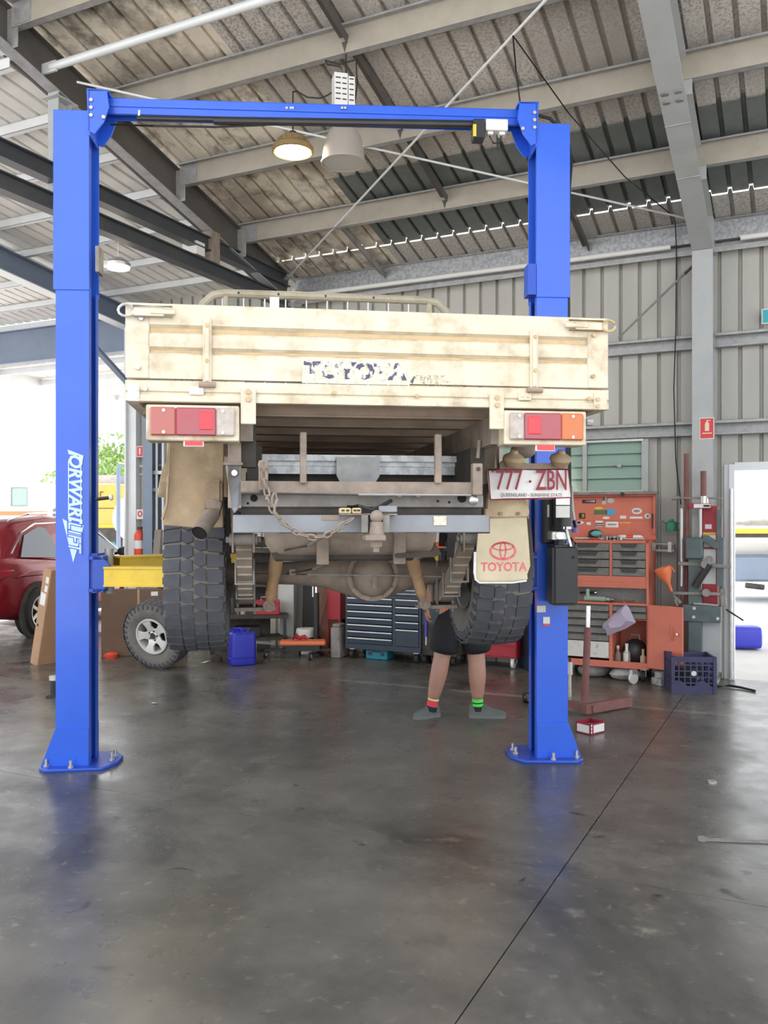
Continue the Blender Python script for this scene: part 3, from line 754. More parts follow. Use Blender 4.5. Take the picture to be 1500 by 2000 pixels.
for px, py in ((268,760),(268,775),(284,760),(652,767),(814,773),(1150,779),(1167,780),(1167,793),(276,622),(270,718),(1160,655),(1158,735)):
    q = TP(px, py, -.006); MB().cyl((q.x,-.002,q.z),(q.x,-.014,q.z),.008,n=8).build('rail_bolt', m_tray_dirt if px>300 else m_zinc, truck)
for x0, x1, y0, y1 in ((470,500,758,828),(957,985,770,838)):
    MB().box(*tb(x0,y0,x1,y1,-.018,-.004)).build('hanger_plate', m_tray, truck, bevel=.003)
    a = TP((x0+x1)/2, y0+7, -.018)
    for dz in (0, -.028): MB().cyl((a.x,-.018,a.z+dz),(a.x,-.026,a.z+dz),.01,n=8).build('hanger_bolt', m_tray_dirt, truck)
# worn lettering on the tailgate
MB().box(*tb(590,704,800,748,-.0012,.0)).build('worn_sticker', m_sticker, truck)
q = TP(694, 726, -.001)
text('tailgate_lettering', 'TOYOTA', .083, m_navyprint, truck, TM((q.x,-.0014,q.z),(1,0,0),(0,0,1)), .0006, 0, 1.12, offset=.004)
q = TP(840, 738, -.001)
text('tailgate_lettering', 'GENUINE', .027, mat('faded_grey_print', H('8a8272'), .6, 0, H('d8cdb4'), 40, 1, .48, .56), truck, TM((q.x,-.0006,q.z),(1,0,0),(0,0,1)), .0005, 0, 1.05)
q = TP(848, 748, -.001)
text('tailgate_lettering', 'TRAY BODY', .022, mat('faded_grey_print', H('8a8272'), .6, 0, H('d8cdb4'), 50, 1, .45, .53), truck, TM((q.x,-.0006,q.z),(1,0,0),(0,0,1)), .0005, 0, 1.0)
MB().prism([tuple(TP(x,y,0))[::2] for x,y in ((798,750),(806,750),(812,730))], 'y', -.0012, 0).build('sticker_scrap', m_navyprint, truck)
# tray floor, sides, headboard
MB().box(-U, U, .03, 2.42, 2.098, 2.125).build('tray_floor', m_trim, truck)
for sg in (-1, 1):
    pr = [(p[0], p[1]) for p in groove_prof(zl+.004, zt, ((2.243,2.264),(2.318,2.346)))]
    MB().prism([(sg*(U-p[0]), p[1]) for p in pr], 'y', .04, 2.4).build('side_board', m_tray, truck)
    MB().box(min(sg*U,sg*(U-.04)), max(sg*U,sg*(U-.04)), .04, 2.42, zbm, zl-.004).build('side_rail', m_tray, truck)
for v in (.22, .58, .94, 1.3, 1.66, 2.02, 2.36):
    MB().box(-U+.04, U-.04, v-.03, v+.03, 2.04, 2.098).box(-U+.04,U-.04,v-.045,v-.03,2.04,2.046).build('cross_bearer', m_trim, truck)
for sg in (-1, 1):
    MB().box(sg*.488-.024, sg*.488+.024, .06, 2.42, 1.93, 2.04).build('tray_runner', m_dust, truck)
    MB().box(sg*.46-.03, sg*.46+.03, .26, 5.4, 1.78, 1.93).build('chassis_rail', m_dark, truck)
def tbz(px, py, v): return TP(px, py, v)
hb = []
tube_r = .028
a, b = TP(388, 612, 2.4), TP(440, 573, 2.4); c, d_ = TP(830, 586, 2.4), TP(880, 615, 2.4)
zt_ = b.z
m = MB(); m.tube([(a.x-.02,2.4,2.1),(a.x,2.4,zt_-.16),(a.x+.03,2.4,zt_-.07),(a.x+.09,2.4,zt_-.015),(a.x+.17,2.4,zt_),(d_.x-.17,2.4,zt_),(d_.x-.09,2.4,zt_-.015),(d_.x-.03,2.4,zt_-.07),(d_.x,2.4,zt_-.16),(d_.x+.02,2.4,2.1)], tube_r, 10)
head = m.build('headboard_frame', m_rack, truck)
m = MB()
for px in (441, 838): q = TP(px, 590, 2.4); m.cyl((q.x-.02 if px<700 else q.x+.03,2.4,2.1),(q.x,2.4,zt_),.02,n=8)
m.box(a.x,d_.x,2.385,2.415,2.12,2.5); m.build('headboard_upright', m_rack, truck)
m = MB()
for k in range(11): x = a.x+.15+(d_.x-a.x-.3)*k/10; m.cyl((x,2.4,2.4),(x,2.4,zt_),.005,n=6)
for z in (zt_-.1, zt_-.22, zt_-.34): m.cyl((a.x+.04,2.4,z),(d_.x-.04,2.4,z),.005,n=6)
m.build('headboard_mesh', m_alu, truck)
q = TP(536, 590, 2.4); MB().box(q.x-.03,q.x+.03,2.38,2.42,q.z-.05,q.z+.04).build('work_lamp', m_white, truck)
for px in (466, 544, 636, 730): q = TP(px, 575, 2.37); MB().cyl((q.x,2.372,zt_),(q.x,2.378,zt_),.008,n=8).build('headboard_bolt', m_dark, truck)

# tail lamps
for x0,y0,x1,y1,fl in ((285,793,467,860,1),(985,804,1145,868,-1)):
    bx = tb(x0,y0,x1,y1,-.02,.09)
    lampb = MB().box(*bx).build('tail_lamp_box', m_tray, truck, bevel=.004)
    xa, xb, za_, zc_ = bx[0]+.016, bx[1]-.016, bx[4]+.018, bx[5]-.010
    if fl < 0: xa += .004
    W_ = xb-xa
    segs = ((0,.30,m_amb_dull),(.30,.78,m_red_lens),(.78,1,m_clr_lens)) if fl > 0 else ((0,.19,m_clr_lens),(.19,.70,m_red_lens),(.70,1,m_amb_lens))
    for f0,f1,mt in segs:
        MB().box(xa+W_*f0, xa+W_*f1, -.036, -.02, za_, zc_).build('lamp_lens', mt, lampb, bevel=.005)
    f0, f1 = (.58,.74) if fl > 0 else (.24,.41)
    MB().box(xa+W_*f0, xa+W_*f1, -.040, -.035, za_+.022, zc_-.016).build('lamp_reflector', m_red_refl, lampb, bevel=.002)
    for fx in ((.16,.86) if fl > 0 else (.12,.85)):
        for zz in (za_+.012, zc_-.012): MB().cyl((xa+W_*fx,-.036,zz),(xa+W_*fx,-.040,zz),.006,n=8).build('lens_screw', m_chrome, lampb)
for b_ in (tb(358,857,398,872,-.012,-.004), tb(1046,867,1084,881,-.012,-.004)):
    r_ = MB().box(*b_).build('small_reflector', m_white, truck, bevel=.002)
    MB().box(b_[0]+.006,b_[1]-.004,-.016,-.011,b_[4]+.004,b_[5]-.002).build('reflector_face', m_red_refl, r_)
q = TP(1153, 824, 0); MB().cyl((q.x-.01,.02,q.z),(q.x+.015,.02,q.z),.015,n=8).build('lamp_stay', m_galv_d, truck)
# rear frame
MB().box(*tb(445,856,471,992,.10,.16)).build('rear_upright', m_dust, truck)
MB().box(*tb(940,860,975,962,.46,.5)).build('rear_upright', m_dust, truck)
MB().box(*tb(471,828,500,912,.12,.2)).build('rear_upright', m_dark, truck)
b_ = tb(470,942,938,965,.08,.085)
MB().box(b_[0],b_[1],.08,.13,b_[4],b_[5]).build('stay_bar', m_dust, truck, bevel=.002)
for x0,y0,x1 in ((586,844,599),(850,848,863)):
    MB().box(*tb(x0,y0,x1,944,.06,.085)).build('stay_post', m_dust, truck, bevel=.003)
MB().box(*tb(505,899,524,958,.05,.085)).cyl(TP(514,908,.05),TP(514,908,.035),.02,n=14).build('shackle_bracket', m_dust, truck, bevel=.004)
MB().box(*tb(924,905,943,967,.05,.09)).build('end_bracket', m_dust, truck, bevel=.003)
q = TP(934,916,.05); MB().cyl((q.x,.049,q.z),(q.x,.044,q.z),.008,n=8).build('bracket_hole', m_dark, truck)
b_ = tb(470,967,944,990,.14,.2)
MB().box(*b_).build('rear_cross_member', m_dust2, truck, bevel=.003)
for px,py,r_ in ((496,973,.014),(902,973,.018),(484,983,.005),(855,979,.005),(877,981,.005)):
    q = TP(px,py,.14); MB().cyl((q.x,.139,q.z),(q.x,.136,q.z),r_,n=14).build('frame_hole', mat('hole_dark',(.01,.01,.012),.9), truck)
MB().tube([TP(471,962,.07), TP(700,966,.07), TP(920,967,.07)], .004, 6).build('brake_line', m_galv_d, truck)
for px,py in ((523,973),(780,967),(817,967)): q = TP(px,py,.1); MB().sphere((q.x,.1,q.z),.012,8,6).build('line_clip', m_zinc, truck)
q = TP(924,977,.08); MB().sphere((q.x,.08,q.z),.022,10,8).build('line_clip', m_zinc, truck)
bb = tb(455,1006,956,1041,.10,.2)
MB().box(*bb).build('tow_bar', m_grey, truck, bevel=.003)
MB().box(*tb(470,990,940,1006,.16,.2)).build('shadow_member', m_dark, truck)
m = MB(); m.prism([tuple(TP(x,y,.12))[::2] for x,y in ((440,905),(470,905),(472,985),(458,1003),(452,990))], 'y', .1, .14); m.build('tow_bar_gusset', m_grey, truck, bevel=.002)
MB().box(*tb(436,903,474,908,.09,.16)).build('gusset_flange', m_dust, truck)
q = TP(458,924,.1); MB().cyl((q.x,.1,q.z),(q.x,.085,q.z),.012,n=8).build('gusset_bolt', m_zinc, truck)
# tow ball
q = TP(735,1009,.04)
m = MB(); m.sphere((q.x,.03,q.z),.026,16,12).cyl((q.x,.03,q.z-.02),(q.x,.03,q.z-.075),.024,.03,n=16); m.build('tow_ball', m_dust, truck)
b_ = tb(714,1045,754,1057,-.02,.1); MB().box(*b_).build('tow_tongue', m_dust, truck, bevel=.004)
q2 = TP(735,1063,.03); MB().cyl((q2.x,.03,q2.z+.012),(q2.x,.03,q2.z-.01),.022,n=6).cyl((q2.x,.03,q2.z-.01),(q2.x,.03,q2.z-.03),.012,n=10).build('ball_nut', m_dust, truck)
for x_ in (706, 748): MB().box(*tb(x_,1004,x_+13,1040,.04,.1)).build('hitch_plate', m_dust2, truck)
MB().box(*tb(664,1003,776,1006,.04,.1)).build('plug_shelf', m_dust, truck)
for x0, x1 in ((663,686),(688,706)):
    b_ = tb(x0,992,x1,1003,.03,.07); pl_ = MB().box(*b_).build('trailer_plug', mat('plug_cream',H('c9b78c'),.6), truck, bevel=.004)
    for f in (.3,.7): x=b_[0]+(b_[1]-b_[0])*f; MB().box(x-.006,x+.006,.028,.03,b_[4]+.008,b_[5]-.006).build('plug_slot', m_dark, pl_)
MB().box(*tb(740,988,776,1001,.03,.08)).build('plug_cover', m_grey, truck, bevel=.004)
MB().tube([TP(678,990,.05),TP(700,988,.04),TP(725,996,.03),TP(742,990,.05),TP(764,978,.1)], .008, 6).build('trailer_wire', m_blackp, truck)
MB().box(*tb(847,1008,872,1026,.096,.1)).build('tow_bar_plate', m_sticker, truck)
MB().box(*tb(628,1007,664,1016,.097,.1)).build('scuff_patch', m_trim, truck)
# safety chain: single links along a sag
pts = [TP(x,y,.03) for x,y in ((514,912),(517,940),(523,970),(531,993),(545,1012),(562,1028),(585,1043),(610,1050),(635,1047),(655,1036),(672,1024),(690,1012))]
def along(pts, step):
    out = []; d0 = 0; acc = 0
    for a, b in zip(pts, pts[1:]):
        L_ = (b-a).length; t = d0
        while t < L_: out.append((a.lerp(b, t/L_), (b-a).normalized())); t += step
        d0 = t-L_
    return out
lk = MB(); k = 8
lk.tube([(.020*cos(2*pi*i/10), .010*sin(2*pi*i/10), 0) for i in range(11)], .0042, 5, caps=False)
lk_me = lk.mesh('chain_link', m_dust)
for i, (p, d) in enumerate(along(pts, .032)):
    rot = d.to_track_quat('X','Z').to_matrix().to_4x4() @ Mx.Rotation(pi/2*(i%2)+.3, 4, 'X')
    o = place(lk_me, 'chain_link', truck); o.matrix_local = Mx.Translation(p-V((0,0,TZ))) @ rot
MB().tube([TP(538,962,.04),TP(541,975,.035),TP(536,992,.03),TP(530,990,.03),TP(531,970,.035),TP(536,962,.04)], .006, 6, caps=False).build('chain_shackle', m_dust, truck)
# galvanised member with centre plate, further in
MB().box(*tb(500,891,905,899,.52,.6)).build('inner_member', m_galv, truck)
for y0,y1,v in ((903,909,.55),(912,925,.56)):
    MB().box(*tb(505,y0,900,y1,v,v+.05)).build('inner_rib', m_galv, truck)
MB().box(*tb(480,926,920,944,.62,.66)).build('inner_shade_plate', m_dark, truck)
m = MB(); m.prism([tuple(TP(x,y,.5))[::2] for x,y in ((657,893),(741,893),(741,930),(733,942),(664,942),(657,928))], 'y', .495, .505); m.build('inner_centre_plate', m_galv_d, truck)
# fuel tank with straps
zt0 = TP(700,1086,.5).z; ta, tb_ = TP(516,1060,.42), TP(857,1060,.42)
m = MB(); secs = []
for v, sh in ((.40,.06),(.43,.02),(.47,0),(.95,0),(.99,.03)):
    w_ = (tb_.x-ta.x)/2-sh; cx_ = (ta.x+tb_.x)/2; z0, z1 = zt0+sh, 1.72-sh; rr = .085
    sec = []
    for (cx, cz, a0) in ((cx_+w_-rr, z0+rr, -pi/2),(cx_+w_-rr, z1-rr, 0),(cx_-w_+rr, z1-rr, pi/2),(cx_-w_+rr, z0+rr, pi)):
        for i in range(5): t = a0+pi/2*i/4; sec.append((cx+rr*cos(t), v, cz+rr*sin(t)))
    secs.append(sec)
m.loft(secs); m.build('fuel_tank', m_dust, truck)
MB().box(ta.x+.04, tb_.x-.1, .455, .97, zt0-.02, zt0+.03).build('tank_guard', m_dark, truck, bevel=.01)
for px in (630, 780): q = TP(px,1060,.4); MB().box(q.x-.025,q.x+.025,.385,.42,zt0-.03,1.68).build('tank_strap', m_dust, truck)
MB().tube([TP(555,1075,.38),TP(600,1066,.38),TP(640,1040,.38),TP(720,1036,.36),TP(860,1038,.36)], .006, 6).build('tank_pipe', m_dust2, truck)
m = MB(); m.prism([tuple(TP(x,y,.36))[::2] for x,y in ((772,1082),(845,1076),(850,1060),(862,1082),(848,1088),(775,1090))],'y',.36,.38).build('tank_bracket', m_dark, truck)
# axle
AV, AZ = 1.2, 1.36
def axz(px): return TP(px, 1120, AV-.05)
dq = TP(729, 1118, AV-.1); dcx, dcz = dq.x, TP(729,1122,AV).z
prof = [(.052,-.78),(.055,-.5),(.06,-.36),(.075,-.24),(.105,-.14),(.13,-.06),(.135,0),(.13,.06),(.105,.14),(.075,.24),(.06,.36),(.055,.5),(.052,.78)]
m = MB(); secs = []
for r_, x in prof:
    secs.append([(x+(dcx if abs(x)<.3 else dcx*max(0,1-(abs(x)-.3)/.5)), AV+ .075*sin(t)*(1 if r_<.08 else .9), AZ+(dcz-AZ)*(r_-.05)/.09+r_*cos(t)) for t in [2*pi*i/20 for i in range(20)]])
m.loft(secs); m.build('axle_housing', m_dust, truck)
m = MB(); m.lathe([(.105,-.005),(.108,.03),(.095,.055),(.06,.085),(.0,.095)], (dcx,AV-.06,dcz), (0,-1,0), 28); m.build('diff_cover', m_dust, truck)
m = MB(); m.lathe([(.105,.0),(.132,.0),(.132,.02),(.105,.02)], (dcx,AV-.055,dcz), (0,-1,0), 28, close=True); m.build('diff_flange', m_trim, truck)
for k in range(12):
    t = 2*pi*k/12; MB().cyl((dcx+.12*cos(t),AV-.075,dcz+.12*sin(t)),(dcx+.12*cos(t),AV-.085,dcz+.12*sin(t)),.008,n=6).build('diff_bolt', m_dust2, truck)
MB().cbox((dcx+.0,AV-.155,dcz-.03),.024,.012,.055).build('diff_clip', m_dust, truck)
MB().cyl((dcx-.03,AV-.13,dcz+.02),(dcx-.03,AV-.15,dcz+.02),.02,n=8).build('drain_plug', m_dust2, truck) if False else None
MB().tube([TP(478,1120,1.05),TP(600,1122,1.05),TP(760,1124,1.05),TP(898,1127,1.05)], .0035, 6).build('hand_brake_cable', m_galv_d, truck)
MB().tube([TP(560,1121,1.05),TP(610,1112,1.02),TP(640,1098,1.0),TP(660,1085,.95)], .006, 6).cbox(TP(571,1117,1.05),.03,.02,.03).build('brake_hose', m_dust, truck)
m_spring = mat('spring_steel', H('b3a595'), .7, 0, H('8d8073'), 9, .7)
# springs, plates, shocks, wheels
for sg in (-1, 1):
    us = sg*.535
    if sg < 0: us = (TP(478,1100,.85).x)
    else: us = -TP(478,1100,.85).x
    for k in range(9):
        f = 1-.1*k
        v0 = .55+.055*k; m = MB(); th = .009
        n = 10; pr = []
        def zc(v):
            t = (v-AV)/(AV-.55) if v < AV else (v-AV)/.7
            return 1.245 + .30*abs(t)**1.35*(1 if v<AV else .9)
        pts_ = [v0+(1.9-.06*k-v0)*i/14 for i in range(15)]
        top = [(v, zc(v)+.045-th*1.15*k) for v in pts_]
        bot = [(v, z-th) for v, z in reversed(top)]
        m.prism(top+bot, 'x', us-.035, us+.035); m.build('spring_leaf', m_spring, truck)
    for v in (.82, 1.0): 
        z = zc(v)
        MB().box(us-.042, us+.042, v-.012, v+.012, z-.06, z-.052).box(us-.046,us-.038,v-.012,v+.012,z-.06,z+.06).box(us+.038,us+.046,v-.012,v+.012,z-.06,z+.06).build('spring_clamp', m_dust2, truck)
    for ss in (-1, 1): MB().box(us+ss*.045-.004, us+ss*.045+.004, .52, .58, 1.49, 1.72).build('shackle_plate', m_dust, truck)
    MB().cyl((us-.06,.55,1.545),(us+.06,.55,1.545),.026,n=12).cyl((us-.075,.55,1.545),(us+.075,.55,1.545),.014,n=8).cyl((us-.055,.55,1.69),(us+.055,.55,1.69),.024,n=12).build('shackle_bush', m_dust2, truck)
    MB().box(us-.045, us+.045, .45, .62, 1.68, 1.79).build('shackle_mount', m_dark, truck)
    zpl = 1.188
    m = MB(); m.prism([(us-.055,AV-.1),(us+.055,AV-.1),(us-sg*.0+.055*1,AV+.1),(us-.055,AV+.1)], 'z', zpl-.012, zpl+.006)
    m.prism([(us-sg*.05,AV-.1),(us-sg*.15,AV-.07),(us-sg*.15,AV-.02),(us-sg*.05,AV+.06)], 'z', zpl-.012, zpl+.006); m.build('spring_plate', m_dust, truck)
    for vv in (-.06, .06):
        for xx in (-.042, .042): MB().cyl((us+xx,AV+vv,zpl-.03),(us+xx,AV+vv,AZ+.06),.007,n=8).build('u_bolt', m_dust2, truck)
    sh0 = V((us-sg*.115, AV-.08, zpl+.015)); sh1 = V(((TP(545,1080,.98) if sg<0 else TP(795,1083,.98)).x, .95, 1.52))
    d = (sh1-sh0).normalized()
    sk = MB().cyl(sh0+d*.06, sh0+d*.20, .029, n=14).cyl(sh0+d*.19, sh1, .034, n=14).build('shock_absorber', m_shock, truck)
    MB().cyl(sh0+V((0,-.03,0)), sh0+V((0,.03,0)), .03, n=14).cyl(sh0+V((0,-.04,0)), sh0+V((0,.04,0)), .014, n=8).build('shock_eye', m_dust, sk)
    MB().cyl(sh0+d*.03, sh0+d*.075, .02, .03, n=12).build('shock_neck', m_shock, sk)
    MB().lathe([(.0,-.06),(.14,-.06),(.145,-.02),(.11,.0),(.0,.0)], (sg*.66,AV,AZ), (-sg,0,0), 24).build('brake_drum', m_dark, truck)
# wheels: carcass, blocks and rim
def tyre_meshes(r, wd, mt, mtg, rimr, npitch=36, h=.010):
    hw = wd/2
    pr = [(rimr-.01,-hw*.72),(rimr+.02,-hw*.86),(rimr+.07,-hw*1.0),(r-.06,-hw*.99),(r-.034,-hw*.92),(r-h-.004,-hw*.80),(r-h*.8,-hw*.4),(r-h*.7,0),(r-h*.8,hw*.4),(r-h-.004,hw*.80),(r-.034,hw*.92),(r-.06,hw*.99),(rimr+.07,hw),(rimr+.02,hw*.86),(rimr-.01,hw*.72)]
    car = MB().lathe(pr, (0,0,0), (1,0,0), 72).mesh('tyre_carcass', mtg)
    tr = MB(); rnd = random.Random(3)
    def R_(x): return r - .005*(abs(x)/hw)**3
    def block(poly, k, drop=.0):
        n = len(poly); da = 2*pi/npitch
        vs = []
        for hh, sc_ in ((-h, 1.02), (0, .95)):
            cx = sum(p[0] for p in poly)/n; cy = sum(p[1] for p in poly)/n
            for x, a in poly:
                x2 = cx+(x-cx)*sc_; a2 = cy+(a-cy)*sc_
                rr = R_(x2)+hh-drop*(abs(x2)/hw)**4; t = (k+a2)*da
                vs.append((x2, rr*cos(t), rr*sin(t)))
        tr.add(vs, [(i,(i+1)%n,n+(i+1)%n,n+i) for i in range(n)]+[tuple(range(n,2*n))])
    for k in range(npitch):
        j = lambda s_=.06: rnd.uniform(-s_, s_)
        b1 = .43*hw
        ex = .05 if k % 2 else 0
        block([(b1+j(.02)*hw,.06+j()),(hw*(.93+ex),-.04),(hw*(.93+ex),.82),(b1+j(.02)*hw,.92+j())], k, .005)
        block([(-b1+j(.02)*hw,.36+j()),(-hw*(.93+ex),.30),(-hw*(.93+ex),1.16),(-b1+j(.02)*hw,1.22+j())], k, .005)
        block([(.02*hw,.0+j()),(.22*hw,-.12+j()),(.41*hw,.08+j()),(.39*hw,.72+j()),(.17*hw,.84+j()),(.03*hw,.78+j())], k)
        block([(-.41*hw,.5+j()),(-.2*hw,.38+j()),(-.02*hw,.58+j()),(-.02*hw,1.18+j()),(-.22*hw,1.32+j()),(-.40*hw,1.22+j())], k)
    for k in range(npitch):                    # sidewall lugs
        for s_ in (-1, 1):
            t = (k+.4)*2*pi/npitch; m_ = Mx.Rotation(t, 4, 'X')
            vs = [m_ @ V(p) for p in ((s_*hw*.93,r-.03,-.02),(s_*hw*.93,r-.03,.016),(s_*hw*.97,r-.075,.014),(s_*hw*.97,r-.075,-.016),(s_*hw*1.0,r-.032,-.016),(s_*hw*1.0,r-.032,.012),(s_*hw*1.03,r-.07,.01),(s_*hw*1.03,r-.07,-.012))]
            tr.add(vs, [(0,1,2,3),(4,5,6,7),(0,1,5,4),(1,2,6,5),(2,3,7,6),(3,0,4,7)])
    return car, tr.mesh('tyre_tread', mt, ang=.4)
car_me, tread_me = tyre_meshes(.405, .285, m_tyre, m_tyre_d, .21)
rim_me = MB().lathe([(.0,.05),(.08,.05),(.11,.02),(.16,.03),(.19,.06),(.205,.10),(.215,.125),(.205,.125),(.195,.09),(.195,-.10),(.215,-.125),(.205,-.12),(.18,-.08),(.0,.0)], (0,0,0), (1,0,0), 36).mesh('wheel_rim', m_alu)
for v, dz in ((AV,0),(AV+3.15,.06)):
    for sg in (-1, 1):
        wh = place(car_me, 'wheel', truck, (sg*.742, v, AZ+.02+dz-TZ), (.3*sg+v, 0, 0 if sg>0 else pi))
        place(tread_me, 'tyre_tread', wh); place(rim_me, 'wheel_rim', wh)
# mudguards and flaps
m = MB(); gl = [(TP(x,y,.52),) for x,y in ((326,858),(438,858),(436,1030),(392,1032),(318,1026),(318,1012),(327,985))]
m.prism([(q[0].x,q[0].z) for q in gl], 'y', .52, .535); m.build('mud_guard', m_guard, truck, bevel=.004)
for k in range(2):
    sg = (-1,1)[k]
    secs = []
    for i in range(13):
        t = R(42)+R(130)*i/12
        secs.append([(sg*(.742-.15), AV-.5*cos(t), AZ+.06+.5*sin(t)),(sg*(.742+.16), AV-.5*cos(t), AZ+.06+.5*sin(t)),(sg*(.742+.165), AV-.5*cos(t), AZ+.04+.5*sin(t)),(sg*(.742-.155), AV-.49*cos(t), AZ+.05+.49*sin(t))])
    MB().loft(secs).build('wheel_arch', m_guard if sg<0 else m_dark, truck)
MB().tube([TP(331,858,.5),TP(329,930,.5),TP(326,985,.5),TP(317,1015,.5)], .006, 6).build('guard_edge', m_guard, truck)
m = MB(); m.prism([(TP(x,y,.46).x,TP(x,y,.46).z) for x,y in ((946,962),(1022,962),(1034,1000),(1031,1010),(946,1012)) ], 'y', .45, .47); m.build('guard_tail', m_guard, truck, bevel=.006)
for px in (977, 1012): q = TP(px,1003,.45); MB().cyl((q.x,.45,q.z),(q.x,.44,q.z),.008,n=8).build('guard_bolt', m_trim, truck)
fp = ((934,1042),(957,1042),(957,1012),(1029,1010),(1033,1060),(1036,1105),(1030,1122),(1031,1130),(1026,1137),(935,1137),(930,1130),(931,1075))
MB().prism([(TP(x,y,.46).x,TP(x,y,.46).z) for x,y in fp], 'y', .462, .472).build('mud_flap', m_flap, truck)
MB().tube([TP(928,1078,.44),TP(927,1120,.44),TP(929,1132,.44),TP(936,1138,.44),TP(1000,1138,.44),TP(1028,1134,.44)], .006, 6).build('flap_rim', m_alu, truck)
m = MB(); m.prism([(TP(x,y,.49).x,TP(x,y,.49).z) for x,y in ((1020,1012),(1036,1014),(1042,1090),(1040,1130),(1020,1132))],'y',.485,.495); m.build('flap_backing', m_dark, truck)
def ring(cx, cz, a, b, t, y0, y1, M=None, n=36):
    m = MB()
    vs = []
    for y in (y0, y1):
        for aa, bb in ((a,b),(a-t,b-t)):
            vs += [(cx+aa*cos(2*pi*i/n), y, cz+bb*sin(2*pi*i/n)) for i in range(n)]
    fs = []
    for i in range(n):
        j = (i+1)%n
        fs += [(i,j,n+j,n+i),(2*n+i,3*n+i,3*n+j,2*n+j),(i,2*n+i,2*n+j,j),(n+i,n+j,3*n+j,3*n+i)]
    m.add(vs, fs); return m
c = TP(982.5,1076,.46); px_ = .00228
m = ring(c.x, c.z, 27*px_, 18.5*px_, 4.5*px_, .4605, .4625)
r2 = ring(c.x, c.z+8.5*px_, 22*px_, 8.5*px_, 3*px_, .4605, .4625); m.add(r2.v, r2.f)
r3 = ring(c.x, c.z+1*px_, 7*px_, 17.5*px_, 3*px_, .4605, .4625); m.add(r3.v, r3.f)
m.build('flap_emblem', m_redprint, truck)
q = TP(984,1108,.46); text('flap_lettering', 'TOYOTA', .055, m_redprint, truck, TM((q.x,.4615,q.z),(1,0,0),(0,0,1)), .0005, 0, .92, offset=.0015)
# number plate and its lamp bar
m = MB(); pa = [TP(x,y,.40) for x,y in ((953,918),(1109,917),(1115,972),(957,976))]
cols = 12; rows = 4; vs = []; 
for j in range(rows+1):
    for i in range(cols+1):
        f, g = i/cols, j/rows
        p = (pa[0].lerp(pa[1],f)).lerp(pa[3].lerp(pa[2],f), g)
        vs.append(p+V((0, .02*max(0,.25-f)*4*.6 + .006*sin(f*9)*g - .02*(g*(1-f))**2, .004*sin(f*7)*g)))
fs = [(j*(cols+1)+i, j*(cols+1)+i+1, (j+1)*(cols+1)+i+1, (j+1)*(cols+1)+i) for j in range(rows) for i in range(cols)]
nb = len(vs); vs2 = vs+[p+V((0,.0015,0)) for p in vs]; m.add(vs2, fs+[tuple(x+nb for x in reversed(q)) for q in fs])
npl = m.build('number_plate', m_plate, truck)
ru = (pa[1]-pa[0]).normalized()
yp = .384
c = (pa[0]+pa[2])/2
text('plate_lettering', '777', .125, m_maroon, npl, TM((c.x-.098,yp,c.z+.012),(1,0,-.0),(0,0,1)), .001, 0, .64, offset=.001)
text('plate_lettering', 'ZBN', .125, m_maroon, npl, TM((c.x+.095,yp,c.z+.012),(1,0,-.0),(0,0,1)), .001, 0, .58, offset=.001)
MB().sphere((c.x-.003,yp,c.z+.01),.006,8,6,(1,.3,1)).build('plate_dot', m_maroon, npl)
text('plate_lettering', 'QUEENSLAND - SUNSHINE STATE', .0215, m_grey_print, npl, TM((c.x+.003,yp,c.z-.049),(1,0,0),(0,0,1)), .0006, 0, .86)
e = [pa[0]+V((0,-.002,0)),pa[1]+V((0,-.003,0)),pa[2]+V((0,-.006,0)),(pa[2]+pa[3])/2+V((0,-.012,0)),pa[3]+V((0,-.012,0)),pa[0]+V((0,-.002,0))]
MB().tube(e, .003, 5).build('plate_border', m_maroon, npl)
for px in (963, 989, 1065, 1105): q = TP(px,921,.385); MB().cyl((q.x,.392,q.z),(q.x,.388,q.z),.004,n=8).build('plate_screw', m_maroon, npl)
m = MB(); m.prism([(TP(x,y,.42).x,TP(x,y,.42).z) for x,y in ((975,905),(985,896),(1030,905),(1075,905),(1090,893),(1106,893),(1110,905),(1108,917),(975,917))],'y',.415,.43); m.build('plate_bracket', m_trim, truck, bevel=.002)
for px in (1004, 1096):
    q = TP(px,896,.39); MB().lathe([(0,.042),(.014,.04),(.02,.026),(.044,.012),(.048,-.004),(.034,-.03),(0,-.036)], (q.x,.40,q.z), (0,-.35,.93), 16).build('plate_lamp', m_guard, truck)
MB().sphere(TP(1022,880,.5), .05, 12, 8, (1.2,.5,.7)).build('lamp_bracket_boot', m_dust, truck)
MB().tube([TP(968,862,.3),TP(968,915,.3)], .004, 6).tube([TP(880,878,.9),TP(930,846,.4),TP(965,838,.2)], .011, 6).tube([TP(936,860,.2),TP(933,895,.2)],.008,6).build('guard_stay', m_dust, truck)
MB().box(*tb(955,848,976,858,.2,.25)).build('stay_clip', m_galv_d, truck)
# exhaust tail
p = [TP(419,938,.44),TP(419,982,.44),TP(413,1005,.42),TP(400,1025,.38),TP(389,1042,.33)]
m = MB(); m.tube(p[1:], [.037,.036,.034,.034], 16, caps=False); ex = m.build('exhaust_tip', m_dust, truck)
e, d = p[-1], (p[-1]-p[-2]).normalized()
MB().cyl(e-d*.03, e-d*.004, .031, n=16).build('exhaust_bore', mat('bore_black',(.008,.008,.009),.95), ex)  # near-black plug just inside the pipe mouth
MB().box(*tb(402,938,434,984,.42,.52)).build('muffler_end', m_guard, truck, bevel=.012, segs=2)
